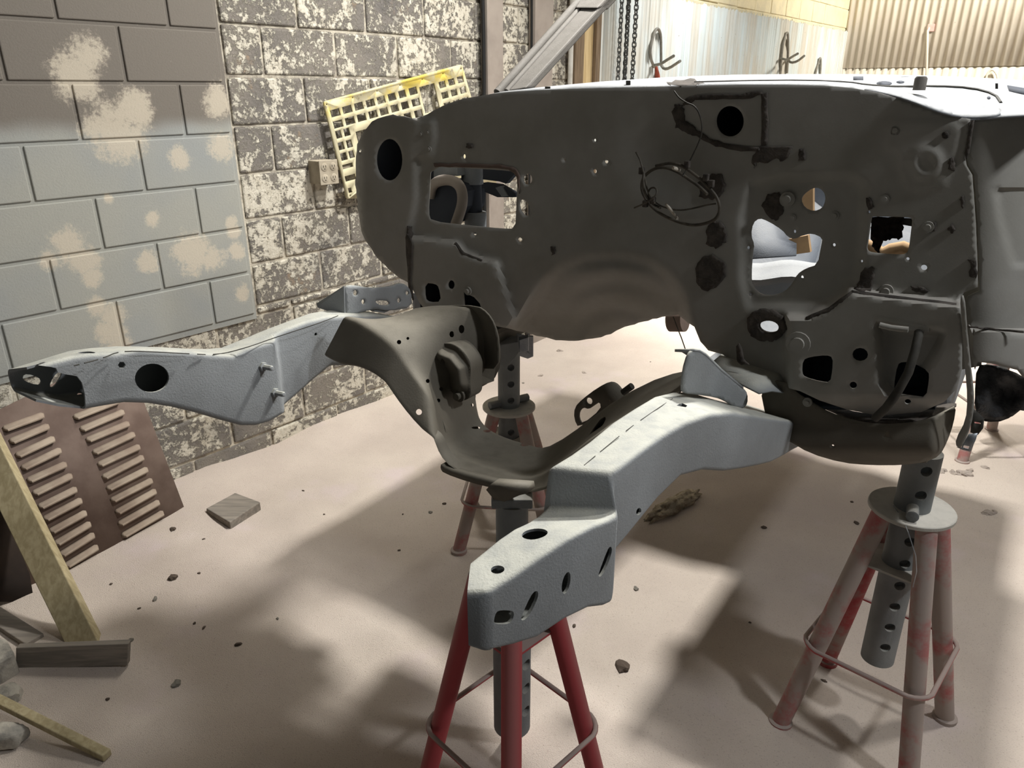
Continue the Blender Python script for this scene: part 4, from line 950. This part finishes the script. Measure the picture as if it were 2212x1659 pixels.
for (x, y) in [(918, 765), (996, 852)]:
    p = mnt(x, y) - AV * .004; MB().lathe(p, [(.016, 0), (.016, .006), (.009, .006), (.009, .016)], -AV, 14).build('bolt', M['crossmember'], body, smooth=35)
# control arm bracket on the left rail
def cab(x, y):
    return F(x, y, .40 + .0001 * (x - 745)) if x < 748 else L(x, y, -.49 + .0)
BR = [(745, 617), (765, 616), (800, 622), (830, 620), (846, 618), (862, 611), (876, 614), (888, 628), (891, 664), (840, 672), (815, 668), (804, 668), (762, 680), (748, 684), (746, 640)]
patch('control_arm_bracket', smoothpoly(BR, 1), [ell(768, 633, 5.0, 6, 14), ell(785, 652, 4, 5.4, 14), ell(880, 633, 4, 4.6, 12), ell(862, 649, 4, 5.4, 12), smoothpoly([(810, 650), (826, 649), (840, 651), (843, 658), (830, 660), (816, 657)], 1)], lambda x, y: L(x, y, -.47), 7, M['steel'], body, .005)
b0, b1 = L(745, 617, -.47), L(747, 684, -.47)
MB().hexa([b1, b0, b0 - AV * .004, b1 - AV * .004, F(685, 664, tocar(b1)[0] + .02), F(684, 655, tocar(b0)[0] + .02), F(684, 655, tocar(b0)[0] + .026), F(685, 664, tocar(b1)[0] + .026)]).build('bracket_wing', M['steel'], body, bevel=.001)
MB().prism([L(x, y, -.475) for x, y in [(800, 668), (812, 660), (850, 662), (850, 668), (832, 676), (812, 674)]], -ER * .02).build('bracket_foot', M['steel'], body, bevel=.003)
# control arm bracket on the right rail
BR2 = smoothpoly([(1474, 842), (1478, 800), (1488, 766), (1498, 756), (1512, 757), (1526, 766), (1560, 800), (1606, 838), (1615, 850), (1615, 872), (1606, 882), (1590, 882), (1570, 868), (1545, 858), (1500, 852), (1478, 850)], 1)
def br2(x, y): return L(x, y, .455 + .00030 * (x - 1474))
patch('control_arm_bracket', BR2, [], br2, 8, M['steel'], body, .005)
e0 = [(1497, 756), (1512, 757), (1526, 766), (1560, 800), (1606, 838)]
g = [[br2(x, y) for x, y in e0], [br2(x, y) - ER * .035 - UP * .008 for x, y in e0]]
shellpatch('bracket_flange', g, 'steel', body, .005)
# dark shackle plate behind the crossmember
patch('shackle_plate', smoothpoly([(1240, 905), (1241, 880), (1258, 862), (1290, 838), (1314, 826), (1328, 828), (1340, 840), (1352, 862), (1330, 885), (1250, 925)], 1), [ell(1272, 867, 7.5, 8, 14), smoothpoly([(1249, 905), (1250, 890), (1260, 880), (1272, 884), (1284, 876), (1296, 868), (1298, 884), (1256, 918)], 1)], lambda x, y: F(x, y, .20), 0, M['crossmember'], body, .008)
MB().lathe(F(1346, 848, .22), [(.008, 0), (.008, .03)], ER + UP, 10).build('bolt', M['rubber'], body)
# tower structures on the right rail near the firewall
SH = lambda x, y, f: F(x, y, f - .11)
shellpatch('rail_shelf', [[SH(x, y, f) for x, y, f in r] for r in [[(1530, 790, .16), (1560, 765, .10), (1580, 742, .06), (1596, 740, .05)], [(1560, 808, .2), (1600, 790, .13), (1630, 782, .08), (1660, 790, .06)], [(1600, 830, .25), (1640, 815, .18), (1690, 808, .1), (1712, 830, .06)], [(1640, 850, .28), (1668, 845, .2), (1700, 850, .12), (1716, 870, .08)]]], 'steel', body, .004)
res([(1590, 748), (1596, 742), (1602, 752), (1606, 776), (1618, 788), (1600, 788), (1592, 780)], .6, 50, f0=.075)
# outrigger arm under the right footwell
OUT = smoothpoly([(1640, 830), (1690, 820), (1722, 850), (1752, 868), (1790, 892), (1850, 910), (1900, 916), (1960, 914), (2010, 904), (2050, 886), (2066, 876), (2060, 915), (2046, 955), (2030, 985), (2000, 998), (1950, 1005), (1880, 1005), (1820, 1000), (1750, 980), (1700, 950), (1660, 930)], 1)
def odep(x, y): return .03 + .012 * sstep((y - 900) / 60) - .07 * sstep((x - 2010) / 50) - .05 * sstep((y - 960 - .0 * x) / 45) ** 2
patch('outrigger', OUT, [[(1907, 944), (1916, 931), (1926, 946)], ell(1799, 963, 3, 3, 8)], lambda x, y: F(x, y, odep(x, y)), 9, M['crossmember'], body, .005)
patch('outrigger_cap', smoothpoly([(1850, 910), (1960, 914), (2040, 890), (2066, 876), (2066, 870), (2040, 872), (1990, 886), (1900, 897), (1830, 886), (1770, 868), (1725, 848), (1752, 868)], 1), [], lambda x, y: F(x, y, .03 - .3 * sstep((914 - y) / 60)), 9, M['black'], body, .004)
mb = MB(); a_ = car(-.30, .78, .86); mb.box(car(-.30, .76, .925), AV * .10, ER * .08, UP * .045); mb.build('outrigger_box', M['crossmember'], body, bevel=.02)
MB().box(car(-.45, -.72, .86), AV * .22, ER * .10, UP * .035).build('outrigger_box', M['crossmember'], body, bevel=.02)

# ------------------------------------------------------------------ stands
def stand(label, cx, cy, zp, pipe_top, rot, rfoot=.245, leg_r=.0255, plate_r=.103, pipe_r=.043, pipe_bot=.23, red=('red', 'red', 'red', 'red'), ring_z=.285, pin=True, holes=True, pipe_r2=None, saddle=True, gus=.55):
    t = thing('jack_stand', label, 'jack stand', (cx, cy, 0), 'tall tubular jack stands under the car')
    c = Vector((cx, cy, 0))
    def legp(k, z):
        a = rot + k * math.pi / 2; r = .072 + (rfoot - .072) * (1 - z / zp); return c + Vector((math.cos(a) * r, math.sin(a) * r, z))
    for k in range(4):
        lg = MB().tube([legp(k, -.03), legp(k, zp * .5), legp(k, zp - .004)], leg_r, 18).build('leg', M[red[k]], t, smooth=50)
        f = legp(k, .0); MB().lathe(f - UP * .02, [(leg_r * 1.3, 0), (leg_r * 1.3, .026), (leg_r, .03)], UP, 18).build('foot_pad', M[red[k]], lg, smooth=40)
    MB().lathe(c + UP * (zp - .006), [(plate_r - .002, 0), (plate_r, .002), (plate_r, .010), (plate_r - .002, .012), (pipe_r + .001, .012)], UP, 48).build('top_plate', M['plate'], t, smooth=30)
    gz = gus * zp / .72
    q = [legp(k, gz) - (legp(k, gz) - Vector((cx, cy, gz))).normalized() * leg_r * .3 for k in range(4)]
    MB().prism(q, UP * .006).build('lower_plate', M['plate' if red[0] != 'red_clean' else 'red_clean'], t)
    ring = []
    for k in range(4):
        a = rot + k * math.pi / 2; p = legp(k, ring_z); r = (p - Vector((cx, cy, ring_z))).length + leg_r + .006
        for da in (-.16, -.08, 0, .08, .16):
            rr_ = r * (1 - 1.2 * da * da); ring.append(Vector((cx + math.cos(a + da) * rr_, cy + math.sin(a + da) * rr_, ring_z)))
    MB().tube(ring, .0065, 8, closed=True).build('brace_ring', M[red[1]], t, smooth=60)
    r2 = pipe_r2 or pipe_r
    mb = MB().lathe(c, [(pipe_r, pipe_bot), (pipe_r, zp + .01), (r2, zp + .01), (r2, pipe_top)] if r2 != pipe_r else [(pipe_r, pipe_bot), (pipe_r, pipe_top)], UP, 28)
    po = mb.build('post', M['pipe'], t, smooth=40)
    if holes:
        cs = []; a = rot + holes; d = Vector((math.cos(a), math.sin(a), 0)); z = pipe_bot + .07
        while z < pipe_top - .03:
            if abs(z - zp) > .03: cs.append(MB().lathe(c + UP * z + d * pipe_r * .55, [(.0135, 0), (.0135, pipe_r)], d, 16))
            z += .068
        cut(po, cs); smooth_me(po, 40)
    if pin:
        a = pin; d = Vector((math.cos(a), math.sin(a), 0)); p = c + UP * (zp + .022)
        MB().lathe(p - d * .088, [(.012, 0), (.015, .002), (.015, .174), (.012, .176)], d, 16).build('pin', M['pipe'], t, smooth=40)
    return t
# the stand under the right outrigger
sC = stand('dusty jack stand at the right under the curved outrigger arm', 1.030, 1.655, .715, .878, math.radians(2), red=('red_dusty', 'red', 'red_dusty', 'red_dusty'), pin=math.radians(-118), holes=-math.pi / 2 - .25)
pA = sC
tw = [Z(1930, 1092, .745), Z(1950, 1120, .70), PL(1962, 1150, Vector((1.0, 1.52, 0)), Vector((0, 1, 0))), PL(1978, 1200, Vector((1.0, 1.50, 0)), Vector((0, 1, 0))), PL(1980, 1235, Vector((1.0, 1.50, 0)), Vector((0, 1, 0))), PL(1972, 1268, Vector((1.0, 1.52, 0)), Vector((0, 1, 0)))]
MB().tube(tw, .0011, 6).build('tether_wire', M['galv'], sC)
# the stand behind, under the left side of the body
sA = stand('far jack stand under the left end of the firewall beside the wall', -.012, 2.68, .556, .80, math.radians(40), rfoot=.262, plate_r=.104, pipe_bot=.12, red=('red_dusty', 'red_dusty', 'red_dusty', 'red_dusty'), pin=math.radians(30), holes=-math.pi / 2 - .5, ring_z=.20)
# the stand in front, under the crossmember
sB = stand('reddest jack stand in front below the crossmember and rail end', .0, 1.335, .745, .925, math.radians(-90.5), rfoot=.242, leg_r=.0222, plate_r=.088, pipe_r=.043, pipe_r2=.034, pipe_bot=.315, red=('red_clean', 'red_clean', 'red_clean', 'red_clean'), pin=0, holes=.9, ring_z=.315, gus=.575)
MB().box((0, 1.335, .936), (.042, 0, 0), (0, .03, 0), (0, 0, .011)).build('saddle', M['pipe'], sB, bevel=.003)
# a fourth, mostly hidden behind the liner
stand('farthest jack stand showing only one pink leg by the right edge', 2.42, 3.46, .70, .90, math.radians(45), rfoot=.26, red=('red_dusty',) * 4, holes=0, pin=0)
# saddle and blocks on the far stand
tA = thing('support_bracket', 'galvanised steel bracket and packing on top of the far stand post', 'bracket', (-.012, 2.68, .8))
def A_(x, y, o=0): return PL(x, y, Vector((0, 2.62 + o, 0)), Vector((0, 1, 0)))
MB().prism([A_(x, y, .10) for x, y in [(1060, 700), (1135, 728), (1152, 728), (1152, 770), (1140, 775), (1125, 770), (1078, 745), (1078, 705)]], Vector((0, .02, 0))).build('plate', M['galv'], tA)
MB().prism([A_(x, y, -.01) for x, y in [(1080, 745), (1120, 738), (1122, 760), (1112, 775), (1098, 790), (1080, 790)]], Vector((0, .08, 0))).build('saddle', M['pipe'], tA, bevel=.003)
MB().prism([A_(x, y, .02) for x, y in [(1121, 735), (1142, 728), (1142, 758), (1122, 763)]], Vector((0, .04, 0))).build('end_block', M['galv'], tA, bevel=.002)
MB().lathe(A_(1095, 728, .08), [(.012, 0), (.012, .012), (.007, .012), (.007, .03)], (0, -1, 0), 6).build('bolt', M['galv'], tA)

# ------------------------------------------------------------------ things on the floor and against the wall
# louvred sheet leaning on the wall
def louvered():
    a = Z(405, 1108, .0); b = Z(150, 1240, .0); c = W(275, 775, .02)
    n = (b - a).cross(c - a).normalized(); n = n if n.dot(NW) > 0 else -n
    pp = lambda x, y: PL(x, y, a, n)
    out = [(404, 1112), (300, 1166), (150, 1246), (20, 1312), (-60, 1352), (-70, 920), (0, 884), (140, 816), (275, 772), (300, 840), (325, 905)]
    R = [((160, 901), (255, 865)), ((174, 927), (266, 889)), ((187, 950), (277, 914)), ((201, 977), (289, 937)), ((212, 1003), (300, 964)), ((222, 1030), (308, 987)), ((231, 1055), (317, 1013)), ((240, 1080), (327, 1037)), ((250, 1106), (335, 1060)), ((256, 1131), (342, 1084)), ((264, 1156), (351, 1107))]
    LL_ = [((8, 926), (92, 896)), ((22, 953), (103, 920)), ((35, 983), (115, 947)), ((47, 1010), (129, 972)), ((60, 1037), (141, 1002)), ((72, 1065), (153, 1027)), ((84, 1094), (163, 1056)), ((95, 1120), (174, 1080)), ((108, 1147), (184, 1107)), ((119, 1173), (193, 1131)), ((130, 1197), (201, 1155)), ((141, 1221), (209, 1181))]
    t = thing('louvered_panel', 'rusty sheet metal panel with two columns of louvres leaning on the wall', 'metal panel', a)
    patch('sheet', out, [], pp, 0, M['rust'], t, .004)
    mb = MB()
    for (p, q) in R + LL_:
        P0 = pp(p[0] + 3, p[1] - 1); P1 = pp(q[0] - 3, q[1] + 1); e = (P1 - P0).normalized(); u = n.cross(e); u = u if u.z > 0 else -u
        w = .020; prof = [(-.012, .002), (-.013, .016), (-.009, .018), (-.003, .014), (.004, .008), (.011, .001)]
        A_ = [P0 + e * .0 + u * a0 + n * b0 for a0, b0 in prof]; B_ = [P1 + u * a0 + n * b0 for a0, b0 in prof]
        A2 = [P0 - e * .010 + u * (a0 * .4) + n * .0005 for a0, b0 in prof]; B2 = [P1 + e * .010 + u * (a0 * .4) + n * .0005 for a0, b0 in prof]
        k = len(prof); fs = []
        for r in range(3):
            for i in range(k - 1): fs.append((r * k + i, r * k + i + 1, (r + 1) * k + i + 1, (r + 1) * k + i))
        mb.add(A2 + A_ + B_ + B2, fs)
    o = mb.build('louvres', M['rustlouver'], t, smooth=50)
    m = o.modifiers.new('s', 'SOLIDIFY'); m.thickness = .001; m.offset = 0
louvered()
# dark sheet behind the beam
a = Z(72, 1294, 0); b = Z(10, 1292, 0); n_ = NW
patch_o = patch('dark_sheet', [(74, 1300), (64, 1240), (40, 1180), (5, 1105), (-60, 1080), (-60, 1300)], [], lambda x, y: PL(x, y, a, (NW + UP * .12).normalized()), 0, simple('brown_black_sheet_paint', (52, 42, 36), (36, 30, 27), 6, .8), None, .006)
tag(patch_o, 'dark brown-black sheet leaning behind the pale leaning beam', 'metal panel')
# pale beam
def beam():
    e = .004
    br_, bm_, bl_ = Z(213, 1392, .0), Z(143, 1395, .0), Z(121, 1394, .0)
    c0 = (br_ + bm_) / 2
    top = CAMP + ray(-120, 790) * 2.62
    ax = (top - Z(178, 1392, 0)).normalized()
    wv = (br_ - bm_); wv = (wv - ax * wv.dot(ax)); hw = .047; wv = wv.normalized(); dv = ax.cross(wv).normalized()
    if dv.dot(CAMP - c0) < 0: dv = -dv
    base = Z(178, 1392, 0) - ax * .03; L_ = (top - base).length
    mb = MB(); c = base + ax * (L_ / 2) - dv * .022
    mb.box(c, wv * hw, dv * .022, ax * (L_ / 2)); o = mb.build('wood_beam', M['wood'], bevel=.003); return tag(o, 'pale pine beam leaning at the left edge in front of the rusty panel', 'beam')
beam()
def board(name, pix, z0, thick, mt, lab, cat='board', face=None):
    # upright-ish board: bottom edge pixels on the ground and top edge pixels above it
    (x0, y0), (x1, y1), (x2, y2), (x3, y3) = pix
    p0, p1 = Z(x0, y0, z0), Z(x1, y1, z0); n = (p1 - p0).cross(UP).normalized(); n = n if n.dot(CAMP - p0) > 0 else -n
    p2, p3 = PL(x2, y2, p0, n), PL(x3, y3, p0, n)
    return tag(MB().prism([p0, p1, p2, p3], -n * thick).build(name, M[mt], bevel=.002), lab, cat)
board('wood_plank', [(34, 1446), (275, 1438), (277, 1391), (34, 1400)], .0, .022, 'wood_grey', 'grey dusty plank on edge across the foot of the pale beam', 'plank')
def slab(name, base, z0, z1, mt, lab, cat, group=None, bevel=.004):
    lo = [Z(x, y, z1) for x, y in base]
    return tag(MB().prism([Vector((p.x, p.y, z0)) for p in lo], UP * (z1 - z0)).build(name, M[mt], bevel=bevel), lab, cat, group)
slab('wood_scrap', [(445, 1098), (496, 1128), (562, 1084), (508, 1064)], -.01, .035, 'wood_grey', 'small dusty block of wood lying beside the wall', 'wood scrap')
# rubble in the lower left corner
def lump(name, c, rx, ry, rz, seed, mt, lab, cat, group=None, rough=.25, rot=0.0):
    bm = bmesh.new(); bmesh.ops.create_icosphere(bm, subdivisions=3, radius=1.0); cr, sr = math.cos(rot), math.sin(rot)
    for v in bm.verts:
        k = 1 + rough * noise.noise(v.co * 1.6 + Vector((seed, 0, 0))) + rough * .4 * noise.noise(v.co * 4 + Vector((0, seed, 0)))
        q = Vector([math.copysign(abs(a) ** .75, a) for a in v.co]) * k; x, y = q.x * rx, q.y * ry; v.co = Vector((x * cr - y * sr, x * sr + y * cr, q.z * rz)) + c
    me = bpy.data.meshes.new(name); bm.to_mesh(me); bm.free()
    for p in me.polygons: p.use_smooth = True
    me.set_sharp_from_angle(angle=math.radians(40))
    return tag(link(name, me, M[mt]), lab, cat, group)
slab('concrete_block', [(-60, 1428), (-16, 1434), (30, 1408), (14, 1378), (-30, 1364), (-70, 1366)], -.02, .09, 'concrete', 'broken grey concrete block in the bottom left corner', 'concrete block', bevel=.012)
lump('concrete_chunk', Z(8, 1506, .01), .05, .035, .03, 3, 'concrete', 'pale crumbled chunk just below the broken concrete block', 'rubble', rot=.4)
lump('concrete_chunk', Z(15, 1588, .02), .05, .035, .03, 9, 'concrete', 'dark lump of rubble under the thin stick at the left edge', 'rubble')
p0, p1 = Z(-30, 1500, .075), Z(232, 1632, .012); d_ = (p1 - p0).normalized(); s_ = d_.cross(UP).normalized()
tag(MB().box((p0 + p1) / 2, d_ * ((p1 - p0).length / 2), s_ * .014, UP * .011).build('wood_stick', M['wood'], bevel=.003), 'thin pale wooden stick pointing right in the bottom left corner', 'stick')
p0, p1 = Z(-40, 1310, .02), Z(76, 1384, .008); d_ = (p1 - p0).normalized(); s_ = d_.cross(UP).normalized()
tag(MB().box((p0 + p1) / 2, d_ * ((p1 - p0).length / 2), s_ * .03, UP * .009).build('wood_stick', M['wood_grey'], bevel=.003), 'short flat dusty slat behind the grey plank at the left edge', 'slat')
# crumpled rag behind the right rail
def crumple():
    c = Z(1455, 1092, .02); bm = bmesh.new(); bmesh.ops.create_icosphere(bm, subdivisions=4, radius=1.0)
    d0 = (Z(1505, 1060, 0) - Z(1405, 1115, 0)); L0 = d0.length / 2; d0.normalize(); e0 = UP.cross(d0)
    for v in bm.verts:
        q = v.co; k = 1 + .35 * noise.noise(q * 2.2) + .25 * noise.noise(q * 6) ; v.co = c + d0 * (q.x * k * L0) + e0 * (q.y * k * .04) + UP * (q.z * k * .032)
    me = bpy.data.meshes.new('crumpled_cloth'); bm.to_mesh(me); bm.free()
    for p in me.polygons: p.use_smooth = True
    return tag(link('crumpled_cloth', me, simple('dirty_pale_cloth', (190, 178, 156), (140, 128, 108), 30, .95, bump=.8, bscale=90, bd=.006)), 'crumpled dirty pale rag on the sand behind the right frame rail', 'rag')
crumple()
# crumbs of dirt scattered over the sand
proto = None; crumbs = [(375, 1150, .014), (440, 1165, .006), (375, 1252, .02), (335, 1292, .012), (430, 1240, .007), (240, 1262, .006), (300, 1312, .006), (1130, 828, .01), (1405, 783, .006), (1850, 1130, .012),
          (1650, 1143, .012), (1374, 1273, .012), (1345, 1445, .022), (1240, 1352, .008), (870, 1110, .006), (930, 1105, .01), (960, 1088, .008), (862, 1190, .007), (515, 1395, .01), (380, 1472, .016), (232, 1508, .008), (440, 1355, .007), (420, 1345, .008), (283, 1380, .01), (1840, 1085, .008), (1780, 1470, .008), (1620, 1345, .006), (600, 1340, .006), (700, 1110, .006), (655, 1060, .006), (330, 1130, .006)]
rc = random.Random(11); protos = []
for i in range(4):
    bm = bmesh.new(); bmesh.ops.create_icosphere(bm, subdivisions=2, radius=1.0)
    for v in bm.verts: v.co *= 1 + .45 * noise.noise(v.co * 1.8 + Vector((i * 7, 0, 0)))
    me = bpy.data.meshes.new('dirt_crumb'); bm.to_mesh(me); bm.free(); me.materials.append(M['debris'] if i < 3 else M['concrete']); protos.append(me)
for k, (x, y, r) in enumerate(crumbs):
    o = bpy.data.objects.new('dirt_crumb', protos[k % 4]); COL.objects.link(o); p = Z(x, y, 0); p.z = sand_h(p.x, p.y)
    o.location = p + UP * r * .15; o.scale = (r * rc.uniform(.8, 1.3), r * rc.uniform(.6, 1), r * .5); o.rotation_euler = (0, 0, rc.uniform(0, 6))
    tag(o, 'small dark crumb of dirt on the blasting sand', 'debris', 'dirt crumbs scattered over the sand')

cl = []
for i in range(3):
    bm = bmesh.new(); bmesh.ops.create_icosphere(bm, subdivisions=3, radius=1.0)
    for v in bm.verts: v.co *= 1 + .5 * noise.noise(v.co * 1.5 + Vector((i * 5, 3, 0))) + .3 * noise.noise(v.co * 5 + Vector((0, i, 0)))
    me = bpy.data.meshes.new('sand_clump'); bm.to_mesh(me); bm.free(); me.materials.append(M['sand']); cl.append(me)
for k, (x, y, r) in enumerate([(2030, 1016, .028), (2060, 1022, .02), (2085, 1028, .030), (2095, 1020, .018), (2128, 1010, .018), (2133, 1110, .024), (2148, 1106, .012), (1210, 758, .02), (1168, 812, .018), (1262, 808, .014)]):
    o = bpy.data.objects.new('sand_clump', cl[k % 3]); COL.objects.link(o); p = Z(x, y, 0); p.z = sand_h(p.x, p.y)
    o.location = p; o.scale = (r * 1.2, r * .8, r * .55); o.rotation_euler = (0, 0, k * 1.3)
    tag(o, 'pale clump of caked sand on the floor beyond the front frame', 'sand clump', 'caked sand clumps on the floor')
